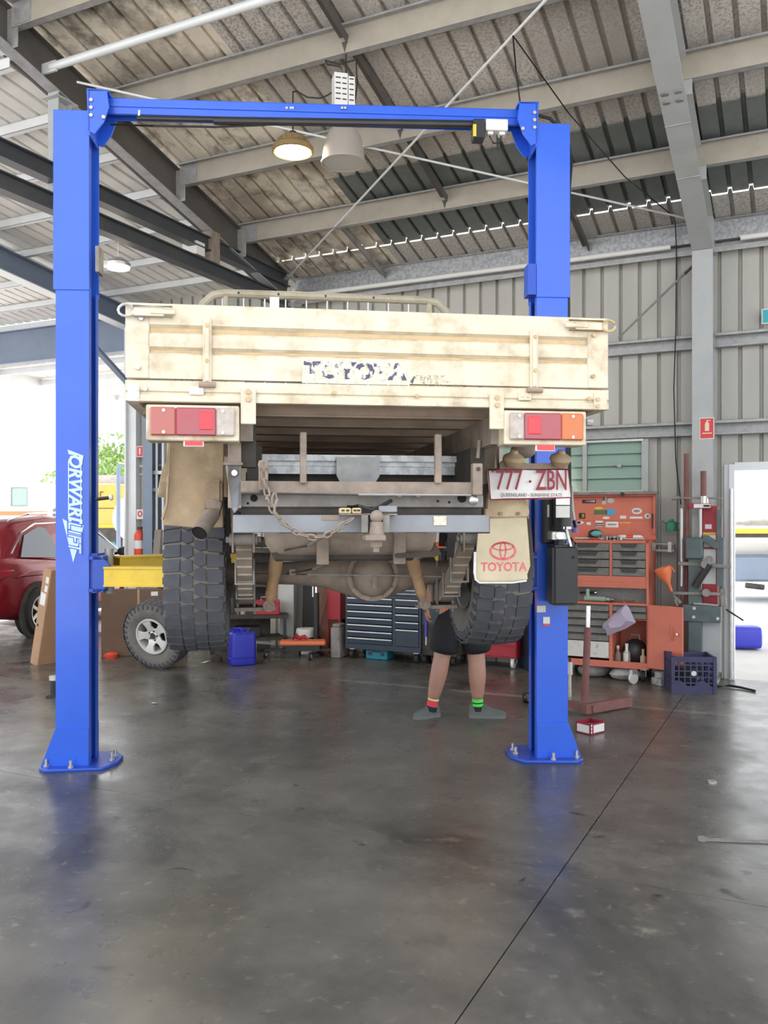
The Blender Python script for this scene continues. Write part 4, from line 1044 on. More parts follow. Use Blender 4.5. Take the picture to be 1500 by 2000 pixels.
# drivetrain and cab ahead
MB().cyl((dcx,AV+.1,dcz),( .02,3.0,1.62),.035,n=14).build('prop_shaft', m_dust2, truck)
MB().box(-.2,.2,2.7,3.6,1.45,1.78).build('gearbox', m_dark, truck, bevel=.05)
MB().box(-.25,.25,3.7,4.9,1.5,1.8).build('engine_sump', m_dark, truck, bevel=.05)
MB().cyl((-.74,AV+3.15,AZ+.08),(.74,AV+3.15,AZ+.08),.045,n=12).build('front_axle', m_dust, truck)
cab = [(2.55,1.78),(4.0,1.78),(5.35,1.80),(5.4,2.25),(4.25,2.35),(3.75,2.88),(3.6,2.93),(2.65,2.93),(2.55,2.85)]
MB().prism([(a,b) for a,b in cab], 'x', -.8, .8).build('cab', m_tray, truck, bevel=.03, segs=2)
MB().box(-.55,.55,2.535,2.55,2.42,2.8).build('rear_window', m_glass_d, truck, bevel=.01)
for sg in (-1,1): MB().prism([(2.72,2.4),(3.95,2.4),(3.66,2.82),(2.72,2.82)],'x',sg*.805-.004,sg*.805+.004).build('door_window', m_glass_d, truck)
MB().box(-.85,.85,5.4,5.5,1.75,1.95).build('front_bumper', m_dark, truck, bevel=.02)
# ------------------------------------------------------------------ things along the back wall (their x runs along the wall, y out of it)
class WF:                                     # frame on the wall: origin at B(s0, w0, 0)
    def __init__(s, px, w0): s.s0 = BH(px, w0); s.w0 = w0; s.loc = B(s.s0, w0, 0)
    def xz(s, px, py, y=0):
        q = BP(px, py, s.w0+y); return V((q.x-s.s0, y, q.z))
    def bx(s, x0, y0, x1, y1, d0, d1, at=None):
        at = max(d0, d1) if at is None else at
        a, b = s.xz(x0, y1, at), s.xz(x1, y0, at)
        return (min(a.x,b.x), max(a.x,b.x), min(d0,d1), max(d0,d1), min(a.z,b.z), max(a.z,b.z))
F = WF(1267, .6)
tc = thing('tool_chest', 'tall orange tool chest with lid up and lower door swung open', 'tool chest', F.loc, BROT)
D = -.47
def shell(m, b, y0, y1, t=.02, back=True):
    x0,x1,_,_,z0,z1 = b
    m.box(x0,x0+t,y0,y1,z0,z1).box(x1-t,x1,y0,y1,z0,z1).box(x0+t,x1-t,y0,y1,z0,z0+t).box(x0+t,x1-t,y0,y1,z1-t,z1)
    if back: m.box(x0+t,x1-t,y0,y0+t,z0+t,z1-t)
    return m
# lower cabinet
bl = F.bx(1098,1180,1267,1303,0,0); zL0, zL1 = .13, bl[5]
x0, x1 = bl[0], bl[1]
m = MB(); shell(m, (x0,x1,0,0,zL0,zL1), D, 0); xm = F.xz(1193,1230).x; m.box(xm-.016,xm+.016,D+.02,0,zL0,zL1).box(x0,x1,-.012,.004,zL0,zL0+.065)
m.build('lower_cabinet', m_orange, tc)
def drawers(par, xa, xb, za_, zb, n, y, mt=m_drawer, pull='slot', nm='drawer'):
    h = (zb-za_)/n
    for k in range(n):
        z = za_+h*k
        d_ = MB().box(xa+.004, xb-.004, y-.03, y+.008, z+.004, z+h-.004).build(nm, mt, par, bevel=.002)
        if pull == 'slot': MB().box(xa+.01, xb-.01, y+.008, y+.012, z+h-.016, z+h-.006).build('drawer_pull', m_drawer_d, d_)
        elif pull == 'trap':
            c_ = (xa+xb)/2; w_ = (xb-xa)*.26
            MB().prism([(c_-w_,z+h-.006),(c_+w_,z+h-.006),(c_+w_*.75,z+h*.45),(c_-w_*.75,z+h*.45)], 'y', y+.008, y+.014).build('drawer_pull', m_drawer_d, d_)
        elif pull == 'gloss': MB().box(xa+.006, xb-.006, y+.008, y+.018, z+h-.022, z+h-.006).build('drawer_pull', m_alu, d_, bevel=.003)
zwd0, zwd1 = F.xz(1150,1283).z, F.xz(1150,1252).z
drawers(tc, xm+.016, x1-.02, zwd1+.006, zL1-.02, 5, 0)
d_ = MB().box(xm+.02, x1-.024, -.03, .008, zwd0, zwd1).build('white_drawer', m_oilpaint, tc, bevel=.002)
zd = F.xz(1230,1209).z
drawers(tc, x0+.02, xm-.016, zd, zL1-.02, 2, 0)
MB().box(x0+.02, xm-.016, D+.02, -.0, zd-.012, zd).build('shelf', m_orange_in, tc)
# door swung open
hx = x0; ang_ = R(28)
m = MB(); dw = (xm-x0)*.98
M_ = Mx.Translation((hx,.006,0)) @ Mx.Rotation(-R(152)+pi,4,'Z') 
m.M = Mx.Translation((hx+.0,.01,0)) @ Mx.Rotation(R(-18),4,'Z')
m.box(-dw,0,-.0,.022,zL0+.02,zL1-.005)
dr = m.build('cabinet_door', m_orange, tc, bevel=.006)
m2 = MB(m.M); m2.cyl((-dw*.86,.022,.52),(-dw*.86,.04,.52),.012,n=12); m2.build('door_lock', m_chrome, dr)
m2 = MB(m.M); m2.tube([(-dw*.70,.022,.6),(-dw*.71,.035,.58),(-dw*.72,.035,.47),(-dw*.70,.022,.45)],.006,6); m2.build('door_handle', m_orange, dr)
# castors and foot brackets
for xx in (x0+.06, x1-.06):
    for yy in (-.06, D+.06):
        c_ = MB().cyl((xx-.018,yy,.055),(xx+.018,yy,.055),.055,n=16).build('castor', m_black, tc)
        MB().box(xx-.03,xx+.03,yy-.03,yy+.03,.115,.13).box(xx-.028,xx-.022,yy-.02,yy+.02,.05,.12).box(xx+.022,xx+.028,yy-.02,yy+.02,.05,.12).build('castor_fork', m_chrome, c_)
# middle recess and top chest
zM0, zM1 = zL1, F.xz(1200,1147).z
MB().box(x0+.012,x1,D,-.10,zM0,zM1).build('middle_panel', m_drawer, tc)
m = MB(); m.box(x0,x0+.022,D,0,zM0,zM1).box(x1-.022,x1,D,0,zM0,zM1); m.box(x0+.022,x1-.022,D,-.0,zM1-.004,zM1); m.build('middle_side', m_orange, tc)
zT0, zT1 = zM1, F.xz(1200,1055).z
m = MB(); shell(m, (x0,x1,0,0,zT0,zT1), D, 0); zb_ = F.xz(1200,1125).z; xm2 = F.xz(1193,1090).x
m.box(x0+.02,x1-.02,-.02,.003,zT0+.02,zb_).box(xm2-.014,xm2+.014,D+.02,0,zb_,zT1).box(x0,x1,-.02,.003,zT1-.03,zT1).box(x0,x0+.03,-.01,.003,zT0,zT1)
m.box(x0,x1,.001,.006,(zT0+zb_)/2-.002,(zT0+zb_)/2+.002)
m.build('top_chest', m_orange, tc)
drawers(tc, x0+.03, xm2-.014, zb_, zT1-.03, 4, 0, pull='trap')
drawers(tc, xm2+.014, x1-.03, zb_, zT1-.03, 4, 0, pull='trap')
# raised lid with stickers
zl0, zl1 = zT1, BZ(1200,966,.18)
yl = D+.03
m = MB(); m.box(x0-.005,x1,yl-.025,yl,zl0,zl1).box(x0-.005,x0+.015,yl,yl+.05,zl0+.06,zl1).box(x0,x1,yl,yl+.05,zl1-.02,zl1)
zf = F.xz(1200,1016,yl).z; m.box(x0,x1,yl,yl+.006,zf-.003,zf+.003)
lid = m.build('chest_lid', m_orange, tc)
MB().box(x0-.03,x1,yl-.02,yl+.09,zl1,zl1+.028).build('lid_shelf', m_dust2, tc)
MB().cyl((F.xz(1219,965,yl).x, yl+.09, zl1+.0),(F.xz(1219,965,yl).x, yl+.1, zl1+.0),.022,n=14).build('lid_knob', m_blackp, tc)
st_col = {'w':m_paper,'k':m_blackp,'y':m_yellow,'b':mat('sticker_blue',H('5aa0c8'),.5),'g':mat('sticker_green',H('55724a'),.5),'r':mat('sticker_red',H('c23a3a'),.5),'s':m_alu}
def stick(x0,y0,x1,y1,c,ell=False,d=.001):
    b = F.bx(x0,y0,x1,y1,yl+.0005,yl+.002+d,at=yl)
    if ell:
        cx,cz,a,bb = (b[0]+b[1])/2,(b[4]+b[5])/2,(b[1]-b[0])/2,(b[5]-b[4])/2
        MB().prism([(cx+a*cos(2*pi*i/20),cz+bb*sin(2*pi*i/20)) for i in range(20)],'y',b[2],b[3]).build('sticker', st_col[c], lid)
    else: MB().box(*b).build('sticker', st_col[c], lid)
for a in ((1137,976,1164,983,'k'),(1143,977,1162,981,'w',0,.001),(1176,969,1184,985,'s'),(1186,973,1200,983,'s',1),(1175,969,1182,978,'r',0,.001),
          (1161,990,1178,995,'y',1),(1160,996,1186,1005,'g'),(1182,993,1203,1007,'b',1),(1234,992,1254,1004,'w',1),(1237,995,1251,1001,'s',1,.001),
          (1131,1002,1143,1013,'k'),(1133,1004,1141,1011,'y',0,.001),(1177,1009,1191,1014,'w',1),(1211,1007,1223,1013,'w'),(1230,1009,1255,1013,'w'),(1259,1003,1271,1013,'w',1),(1262,1005,1268,1011,'b',1,.001),
          (1122,1017,1140,1024,'w',1),(1127,1018,1134,1023,'k',0,.001),(1146,1020,1154,1025,'w'),(1163,1017,1178,1029,'w'),(1163,1021,1178,1024,'r',0,.001),(1163,1025,1178,1028,'k',0,.001),(1183,1019,1208,1030,'w'),(1187,1023,1204,1026,'s',0,.001),(1210,1020,1232,1022,'y')):
    stick(*a)
MB().box(*F.bx(1273,1003,1276,1032,yl+.05,yl+.06,at=yl+.05)).build('lid_handle', m_blackp, tc)
# black-framed picture card and yellow tag by the power unit side
# tools lying on the chest
def WP(px, py, w_, z=None):
    s = BH(px, w_); q = B(s, w_, 0); q.z = BZ(px, py, w_) if z is None else z; return q
zt_w = zT1+.001
def tool_mesh(name, label, cat, parts, group=None):
    o = parts[0][0].build(name, parts[0][1]); tag(o, label, cat, group)
    for mb_, mt, nm in parts[1:]: mb_.build(nm, mt, o)
    return o
def rp(px, w_, dz=0): q = WP(px, 0, w_, zt_w+dz); return q
a, b = rp(1147,.35), rp(1178,.4)
m = MB(); m.loft([[V(p)+V((0,0,zz)) for p in ((a.x,a.y,0),(b.x,b.y,0),(b.x+.05,b.y+.1,0),(a.x+.05,a.y+.1,0))] for zz in (zt_w,zt_w+.04)]); 
c_ = (a+b)/2; m.sphere((c_.x,c_.y,zt_w+.065),.07,14,8,(1.1,.8,.6))
teal_b = MB().sphere((c_.x+.005,c_.y-.035,zt_w+.06),.05,12,8,(1.2,.6,.7))
tool_mesh('air_gun', 'black and teal power tool lying on top of the orange chest', 'tool', [(m,m_blackp,''),(teal_b,mat('teal_cover',H('5aa6a0'),.45),'tool_cover')])
for i,(p0,p1,w_,mt,r_,lab,cat,nm) in enumerate(((1128,1150,.48,m_alu,.012,'chrome ratchet handle lying beside the teal tool on the orange chest','ratchet','ratchet'),
      (1180,1206,.46,m_dust2,.022,'grimy steel socket bar lying mid way along the orange chest top','socket bar','socket_bar'),
      (1214,1252,.42,m_white,.026,'white and red spray can lying on its side on the orange chest','spray can','spray_can'),
      (1218,1256,.52,m_chrome,.011,'long chrome wrench lying in front of the spray can','wrench','wrench'))):
    A, Bq = rp(p0,w_,r_), rp(p1,w_,r_*1.0)
    m = MB(); m.cyl(A,Bq,r_,n=12)
    d = (Bq-A).normalized(); m.cyl(Bq-d*.0,Bq+d*.02,r_*.6,n=12).cyl(A-d*.03,A,r_*.8,r_,n=12)
    o = m.build(nm, mt); tag(o, lab, cat)
    if nm == 'spray_can': MB().cyl(A+d*.05,A+d*.12,r_+.001,n=12).build('can_band', m_redp, o)
for i,(px,w_,r_,h_,mt) in enumerate(((1186,.52,.016,.03,m_rod),(1192,.54,.013,.035,m_dust2),(1200,.53,.018,.03,m_rod),(1207,.54,.014,.03,m_dust2),(1213,.55,.015,.032,m_rod),(1170,.54,.016,.03,m_rust))):
    q=rp(px,w_); o=MB().cyl((0,0,0),(0,0,h_),r_,n=12).cyl((0,0,h_),(0,0,h_+.006),r_*.6,n=10).build('socket',mt,loc=q); tag(o,('second','third','fourth','fifth','sixth','first')[i]+' socket from the red pliers in the row along the orange chest front','socket',group='sockets on the orange chest')
A,Bq=rp(1154,.53,.012),rp(1172,.56,.012); m=MB(); m.bar(A,Bq,.02,.014).bar(A+V((.0,.03,0)),Bq,.02,.014); o=m.build('pliers',m_redp,bevel=.004); tag(o,'red handled pliers lying in front of the teal power tool','pliers')
d=(Bq-A).normalized(); MB().bar(Bq,Bq+d*.05,.026,.016,w1=.01).build('jaw',m_rod,o)
m = MB()
pts = []
for i in range(40):
    t = i/39*5*pi; pts.append(rp(1192+8*cos(t)+i*.3,.5+.05*sin(t),.012+.01*sin(t*1.7)**2))
o = MB().tube(pts,.006,6).build('cable_tangle', m_blackp); tag(o,'tangle of black cable lying on the orange chest top','cable')
# tools on the ledge above the lower drawers
zt_w = zL1+.001
A, Bq = rp(1142,.56,.03), rp(1182,.58,.03); d=(Bq-A).normalized()
m = MB(); m.cyl(A,Bq,.028,n=12).bar(A+d*.03,A+d*.03+V((0,0,.1)),.03,.04).cyl(Bq,Bq+d*.05,.018,n=12)
o = m.build('air_drill', mat('pale_green_tool',H('8fa493'),.45)); tag(o,'pale green air drill lying on the ledge above the lower drawers','air drill')
MB().cyl(Bq+d*.05,Bq+d*.09,.008,n=8).build('drill_bit', m_chrome, o)
A, Bq = rp(1133,.5,.08), rp(1163,.52,.09); m = MB(); m.cyl(A,Bq,.012,n=10); o = m.build('ratchet', m_blackp); tag(o,'black ratchet with chrome head resting over the green air drill','ratchet')
MB().sphere(Bq,.02,12,8).build('ratchet_head', m_chrome, o)
A, Bq = rp(1178,.56,.015), rp(1240,.56,.018); o = MB().cyl(A,Bq,.009,n=8).cyl(A,A.lerp(Bq,.35),.017,n=10).build('pry_bar', m_rust); tag(o,'rusty pry bar lying on the ledge under the top chest','pry bar')
# contents of the open cupboard
zs = zL0+.021
def wp2(px, w_, z): q = B(BH(px,w_), w_, z); return q
for px, w_, r_, h_, mt, lab, nm in ((1207,.5,.035,.16,m_dust,'small pale bottle standing at the dark end of the open cupboard','bottle'),(1224,.52,.04,.19,m_alu,'grey spray bottle with white trigger in the open cupboard','spray_bottle'),(1256,.5,.03,.14,mat('brass_can',H('b8a98a'),.5),'tan tin standing by the hinge inside the open cupboard','tin')):
    q = wp2(px,w_,zs); o = MB().lathe([(0,0),(r_,0),(r_,h_*.65),(r_*.45,h_*.8),(r_*.4,h_),(0,h_)],(0,0,0),n=16).build(nm, mt, loc=q); tag(o,lab,'bottle' if 'bottle' in nm else 'tin')
    MB().cyl((0,0,h_),(0,0,h_+.03),r_*.45,n=10).build('cap', m_white if nm!='tin' else mt, o)
q = wp2(1240,.42,zs); m = MB(); m.sphere((0,0,.13),.13,14,10,(1,.8,1.0)); o = m.build('tool_bag', m_blackp, loc=q); tag(o,'black tool bag stuffed in the open cupboard','bag')
MB().tube([(-.06,0,.22),(-.04,0,.3),(.04,0,.3),(.06,0,.22)],.009,6).build('bag_handle', m_alu, o)
# plastic bag hanging from the ledge
pb = [WP(x,y,.66) for x,y in ((1222,1181),(1228,1186),(1242,1216),(1222,1228),(1186,1242),(1183,1230),(1176,1226),(1180,1216),(1200,1198),(1217,1184))]
m = MB(); cen = sum(pb,V((0,0,0)))/len(pb); n_ = -B(0,1)+B(0,0); n_.z=0; n_=-n_.normalized()
vs=[p+n_*.0 for p in pb]+[p.lerp(cen,.45)+n_*.05+V((0,0,.012*(-1)**i)) for i,p in enumerate(pb)]+[cen+n_*.045]+[p-n_*.012 for p in pb]
k=len(pb); fs=[(i,(i+1)%k,k+(i+1)%k,k+i) for i in range(k)]+[(k+i,k+(i+1)%k,2*k) for i in range(k)]+[(2*k+1+(i+1)%k,2*k+1+i,i,(i+1)%k)[::-1] for i in range(k)]+[tuple(2*k+1+i for i in range(k))]
m.add(vs,fs); o=m.build('plastic_bag', m_bag); tag(o,'lilac clear plastic bag hanging over the open cupboard','bag')
o2=MB().tube([WP(1222,1181,.66),WP(1220,1176,.62),WP(1216,1178,.6)],.004,6).build('bag_tie', m_bag, o)
# bits under the chest
for px,w_,sx,sy,sz,lab,mt in ((1160,.45,.16,.12,.075,'dusty grey rag bundle under the orange chest, nearer the blue post','m'),(1225,.5,.17,.1,.065,'pale grey rag bundle under the orange chest, beside its castor','n')):
    q = wp2(px,w_,0); m = MB(); rnd=random.Random(px); m.sphere((0,0,sz*.8),1,14,8,(sx,sy,sz)); m.v=[V((p.x*(1+.15*rnd.random()),p.y,max(0,p.z*(1+.2*rnd.random())))) for p in m.v]
    o=m.build('rag_bundle', m_dust2 if mt=='m' else m_galv_d, loc=q); tag(o,lab,'rags')
q = wp2(1298,.62,0); m = MB(); m.box(-.11,.11,-.07,.07,0,.07).cyl((-.06,0,.07),(-.06,0,.13),.05,n=14).cyl((.05,-.02,.07),(.05,-.02,.11),.045,n=14).cyl((-.12,0,.05),(.14,0,.05),.03,n=10)
o=m.build('gearbox_part', m_galv_d, loc=q, rot=.4, bevel=.006); tag(o,'dirty aluminium gearbox casting on the floor by the crate','car part')
q = wp2(1237,.72,0); m=MB(); m.cyl((0,-.012,.055),(0,.012,.055),.055,n=16); o=m.build('castor_wheel', m_white, loc=q, rot=.5); tag(o,'loose pale castor leaning on the orange chest foot','castor')
MB().box(-.03,.03,-.02,.02,.1,.14).build('castor_plate', m_chrome, o)

# ---- navy roll cabinet behind the axle
F2 = WF(822, .57)
nc = thing('roll_cabinet', 'dark navy roll cabinet with two columns of glossy drawers', 'tool cabinet', F2.loc, BROT)
b = F2.bx(675,1166,822,1270,0,0); x0,x1,z0,z1 = b[0],b[1],.125,b[5]
m=MB(); shell(m,(x0,x1,0,0,z0,z1),-.46,0,.022); xm=F2.xz(769.5,1200).x; m.box(xm-.018,xm+.018,-.44,.002,z0,z1).box(x0,x1,-.02,.004,z0,z0+.06).box(x0,x1,-.02,.004,z1-.03,z1)
m.build('cabinet_shell', m_navy, nc)
drawers(nc, xm+.018, x1-.022, z0+.06, z1-.03, 7, 0, m_navy_gloss, 'gloss')
zq = F2.xz(795,1229).z
drawers(nc, x0+.022, xm-.018, zq, z1-.03, 4, 0, m_navy_gloss, 'gloss')
drawers(nc, x0+.022, xm-.018, z0+.06, zq, 1, 0, m_navy, 'gloss')
for xx in (x0+.07,x1-.07):
    for yy in (-.06,-.40):
        c_=MB().cyl((xx-.02,yy,.055),(xx+.02,yy,.055),.055,n=16).build('castor', m_black, nc); MB().box(xx-.03,xx+.03,yy-.03,yy+.03,.11,.125).build('castor_fork', m_alu, c_)
F3 = F2
t2 = thing('top_box', 'low glossy drawer box standing on the navy roll cabinet', 'tool box', B(F2.s0, F2.w0, z1), BROT)
zz = F2.xz(760,1143).z - z1
MB().box(x0+.02,x1-.1,-.4,-.02,0.0,zz).build('box_body', m_navy, t2, bevel=.004)
for k in range(3):
    h=zz/3; d_=MB().box(x0+.03,x1-.11,-.02,-.008,h*k+.004,h*(k+1)-.004).build('drawer', m_navy_gloss, t2)
    MB().box(x0+.035,x1-.115,-.008,.0,h*k+.02,h*(k+1)-.01).build('drawer_pull', m_alu, d_, bevel=.003)
q = wp2(742,.4,0); o=MB().box(-.14,.14,-.1,.1,0,.115).build('power_tool_case', m_teal, loc=q, rot=BROT, bevel=.012); tag(o,'teal power tool case on the floor beneath the navy cabinet','tool case')
for xx in (-.08,.08): MB().box(xx-.02,xx+.02,.1,.108,.05,.09).build('case_latch', m_navy, o)
MB().box(-.05,.05,.1,.112,.088,.1).build('case_handle', m_blackp, o)
# maroon and pale boards left of navy cabinet
o=MB().box(-.09,.09,-.12,.12,.42,.9).box(-.09,-.07,-.12,-.1,0,.42).box(.07,.09,-.12,-.1,0,.42).box(-.09,-.07,.1,.12,0,.42).box(.07,.09,.1,.12,0,.42).build('parts_stand', m_red, loc=wp2(661,.2,0), rot=BROT); tag(o,'narrow maroon parts stand beside the navy cabinet','stand')
o=MB().box(-.06,.06,-.1,.1,.0,.36).box(-.05,.05,-.08,.08,.36,.4).build('can', m_dust2, loc=wp2(662,.5,0), rot=BROT, bevel=.01); tag(o,'grey tin can standing against the navy cabinet','can')
# ---- orange topped trolley
g = G(590,1287)
tr = thing('low_trolley', 'low black trolley with a bright orange top board on castors', 'trolley', (g.x,g.y+.1,0), .05)
MB().box(-.27,.27,-.12,.12,.155,.205).build('trolley_top', m_orangep, tr, bevel=.015)
MB().box(-.2,.2,-.1,.1,.09,.155).box(-.45,.45,-.03,.03,.08,.11).build('trolley_frame', m_blackp, tr)
for xx,yy in ((-.45,0),(.45,0),(.09,-.2),(-.05,.22)):
    c_=MB().cyl((xx-.015,yy,.042),(xx+.015,yy,.042),.042,n=14).build('castor', m_black, tr); MB().cyl((xx+.016,yy,.042),(xx+.022,yy,.042),.02,n=12).build('castor_hub', m_white, c_)
o=MB().tube([(g.x-.12,g.y+.08,.226),(g.x-.08,g.y+.08,.265),(g.x-.04,g.y+.08,.235),(g.x+.02,g.y+.08,.25),(g.x+.06,g.y+.08,.22)],[.02,.035,.025,.028,.014],10).build('air_tool', m_red); tag(o,'dark red hand tool lying on the orange trolley top','tool')
g = G(599,1274)
bk = MB().lathe([(0,0),(.105,0),(.118,.27),(.122,.27),(.122,.30),(.0,.30)],(0,0,0),n=24).build('bucket', m_white, loc=(g.x,g.y-.04,.0)); tag(bk,'white plastic bucket with printed band behind the orange trolley','bucket')
MB().lathe([(.1145,.14),(.1165,.20)],(0,0,0),n=24).build('bucket_band', m_blackp, bk); MB().tube([(-.12,0,.28),(-.14,-.05,.1),(0,-.13,.05),(.14,-.05,.1),(.12,0,.28)],.004,6).build('bucket_handle', m_alu, bk)
q=.0; 
text('bucket_lettering','MOLY',.05,m_paper,bk,TM((.0,-.1185,.17),(1,0,0),(0,0,1)),.001,0,.9)
g = G(619,1276)
o=MB().cyl((0,0,0),(0,0,.75),.035,n=16).cyl((0,0,0),(0,0,.02),.09,n=20).build('pump_tube', m_blackp, loc=(g.x,g.y-.1,0)); tag(o,'tall black pump tube with chrome top standing behind the orange trolley','pump')
MB().cyl((0,0,.75),(0,0,.9),.018,n=12).build('chrome_rod', m_chrome, o); MB().cyl((-.04,0,.7),(-.04,0,.86),.012,n=10).build('side_rod', m_chrome, o)
o=MB().box(-.17,.17,-.012,.012,0,1.25).build('board', mat('ply_brown',H('6e5040'),.8,0,H('5a4034'),5,.5), loc=wp2(638,.27,0), rot=(R(5),0,BROT)); tag(o,'brown plywood board leaning on the back wall','board')
A,Bq=wp2(615,.48,.03),wp2(648,.22,.95); o=MB().cyl(A,Bq,.014,n=8).cyl(A,A+V((0,0,.03)),.03,n=8).build('steel_rod', m_rust); tag(o,'rusty steel rod leaning across the plywood board','rod')
# ---- low black bench with a red box
g = G(497,1284)
bn = thing('low_bench', 'low black steel bench behind the blue drum', 'bench', (g.x,g.y+.5,0), .12)
MB().box(-.62,.34,-.24,.24,.43,.47).build('bench_top', m_dark, bn); 
for xx in (-.58,.3):
    for yy in (-.2,.2): MB().box(xx-.02,xx+.02,yy-.02,yy+.02,0,.43).build('leg', m_blackp, bn)
MB().box(-.6,.32,-.22,.22,.16,.19).build('bench_shelf', m_dark, bn)
o=MB().box(-.15,.17,-.12,.12,.47,.63).box(-.15,.17,-.125,.125,.6,.64).build('red_toolbox', m_red, loc=(g.x+.08,g.y+.42,0), rot=.12, bevel=.01); tag(o,'red toolbox sitting on the low black bench','toolbox')
MB().tube([(-.06,0,.64),(-.06,0,.68),(.08,0,.68),(.08,0,.64)],.008,6).build('toolbox_handle', m_chrome, o)
for i,(dx,h_,r_,mt,lab) in enumerate(((-.42,.14,.03,m_alu,'silver can at the tyre end of the low black bench'),(-.33,.2,.025,m_blackp,'slim black bottle on the low black bench'),(-.2,.16,.03,m_galv_d,'grey can next to the red toolbox on the low bench'))):
    o=MB().lathe([(0,0),(r_,0),(r_,h_*.8),(r_*.5,h_),(0,h_)],n=14).build('can', mt, loc=(g.x+dx,g.y+.4,.47)); tag(o,lab,'can')
o=MB().box(-.16,.16,-.1,.1,0,.13).build('battery', m_blackp, loc=(g.x-.15,g.y+.45,.19), rot=.1, bevel=.008); tag(o,'black battery stored on the shelf of the low bench','battery')
# ---- blue oil drum (jerry can)
g=G(468,1301)
jc=thing('oil_drum','blue plastic oil drum with white label on the floor under the truck','oil drum',(g.x,g.y+.14,0),R(22))
m=MB(); secs=[]
def rrect(w_,d_,r_,z,n=4):
    out=[]
    for cx,cy,a0 in ((w_-r_,d_-r_,0),(-w_+r_,d_-r_,pi/2),(-w_+r_,-d_+r_,pi),(w_-r_,-d_+r_,3*pi/2)):
        for i in range(n+1): t=a0+pi/2*i/n; out.append((cx+r_*cos(t),cy+r_*sin(t),z))
    return out
for z,w_,d_ in ((0,.13,.12),(.012,.142,.132),(.05,.145,.135),(.075,.145,.135),(.08,.140,.130),(.088,.140,.130),(.094,.145,.135),(.29,.145,.135),(.345,.142,.132),(.365,.125,.115)): secs.append(rrect(w_,d_,.05,z))
m.loft(secs); m.build('drum_body', m_drum, jc)
m=MB(); m.tube([(-.1,0,.36),(-.09,0,.40),(-.02,0,.405),(.0,0,.37)],.017,8).box(-.12,.12,.07,.115,.36,.395); m.build('drum_handle', m_drum, jc)
MB().cyl((.07,-.03,.36),(.07,-.03,.395),.032,n=16).build('drum_cap', m_blackp, jc)
MB().box(.1455,.148,-.09,.07,.10,.27).build('drum_label', m_paper, jc)
# ---- spare wheel leaning at the brown panel
def spare():
    g=G(300,1308)
    o=thing('spare_wheel','spare wheel with silver five spoke alloy leaning on a brown panel','wheel',(g.x,g.y,0))
    car,tread=tyre_meshes(.385,.25,m_tyre,m_tyre_d,.205,34,.007)
    M=Mx.Translation((0.02,.1,.385)) @ Mx.Rotation(R(-112),4,'Z') @ Mx.Rotation(R(13),4,'Y')
    for me,nm in ((car,'tyre'),(tread,'tyre_tread')):
        c=place(me,nm,o); c.matrix_local=M
    rm=MB(M).lathe([(.205,.105),(.20,.122),(.186,.122),(.178,.10),(.17,.03),(.17,-.09),(.2,-.11)],(0,0,0),(1,0,0),40).build('wheel_rim',m_alu_l,o)
    for k in range(5):
        t=2*pi*k/5+.3
        mm=M@Mx.Rotation(t,4,'X')
        MB(mm).loft([[(.06,-.055,.05),(.085,-.055,.05),(.085,.055,.05),(.06,.055,.05)],[(.075,-.035,.11),(.105,-.035,.11),(.105,.035,.11),(.075,.035,.11)],[(.085,-.06,.182),(.112,-.06,.182),(.112,.06,.182),(.085,.06,.182)]]).build('spoke',m_alu_l,o,bevel=.005)
    MB(M).lathe([(.0,.09),(.038,.09),(.045,.085),(.06,.085),(.065,.06)],(0,0,0),(1,0,0),28).build('hub',m_alu_l,o)
    MB(M).cyl((.086,0,0),(.0925,0,0),.036,n=20).build('hub_bore',m_dark,o)
    for k in range(5):
        t=2*pi*k/5; q=V((.085,.052*cos(t),.052*sin(t))); MB(M).cyl(q,q+V((.004,0,0)),.011,n=10).build('stud_hole',m_dark,o)
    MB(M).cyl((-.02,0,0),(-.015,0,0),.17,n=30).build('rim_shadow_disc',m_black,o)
m_alu_l=mat('alloy_silver',(.72,.71,.68),.35,.3)
spare()
# large brown panel box, cardboard carton, red piece
g=G(262,1290)
bp=thing('brown_panel','large flat brown carton standing upright behind the spare wheel','carton',(g.x,g.y+.35,0),R(8))
MB().box(-.48,.52,0,.12,0,.80).build('carton_body',m_card_d,bp,bevel=.004)
MB().box(-.06,-.035,-.003,0,0,.8).build('carton_fold',m_card,bp)
MB().box(.1,.18,-.003,0,.72,.77).build('carton_label',m_paper,bp)
o=MB().box(-.12,.16,-.06,.06,.0,.05).box(.0,.16,-.06,.06,.05,.09).build('black_box',m_blackp,loc=(g.x+.34,g.y+.4,.803),bevel=.01); tag(o,'black plastic tray lying on the brown carton above the spare wheel','tray')
g=G(80,1296)
cb=thing('cardboard_carton','tall narrow cardboard carton with white stickers leaning by the blue post','carton',(g.x,g.y,0),R(-34),rot=None)
M=Mx.Rotation(R(13.5),4,'Y')
MB(M).box(-.07,.07,-.09,.32,.0,1.12).build('carton_body',m_card,cb,bevel=.003)
MB(M).box(-.066,.066,-.094,-.09,0,1.12).build('carton_face',m_card,cb)
for z0,z1,xa,xb in ((.96,1.03,-.0,.05),(.86,.93,-.0,.05),(.70,.84,-.05,.04)):
    MB(M).box(xa,xb,-.0965,-.0935,z0,z1).build('carton_sticker',m_paper,cb)
MB(M).cyl((-.03,-.0935,.46),(-.03,-.0965,.46),.016,n=12).build('carton_hole',m_dark,cb)
g=G(218,1284); o=MB().lathe([(0,0),(.07,0),(.08,.04),(.05,.06),(0,.065)],n=18).box(-.09,.0,-.02,.02,.01,.03).build('red_dish',m_redp,loc=g); tag(o,'flat red plastic dish lying by the brown carton','dish')
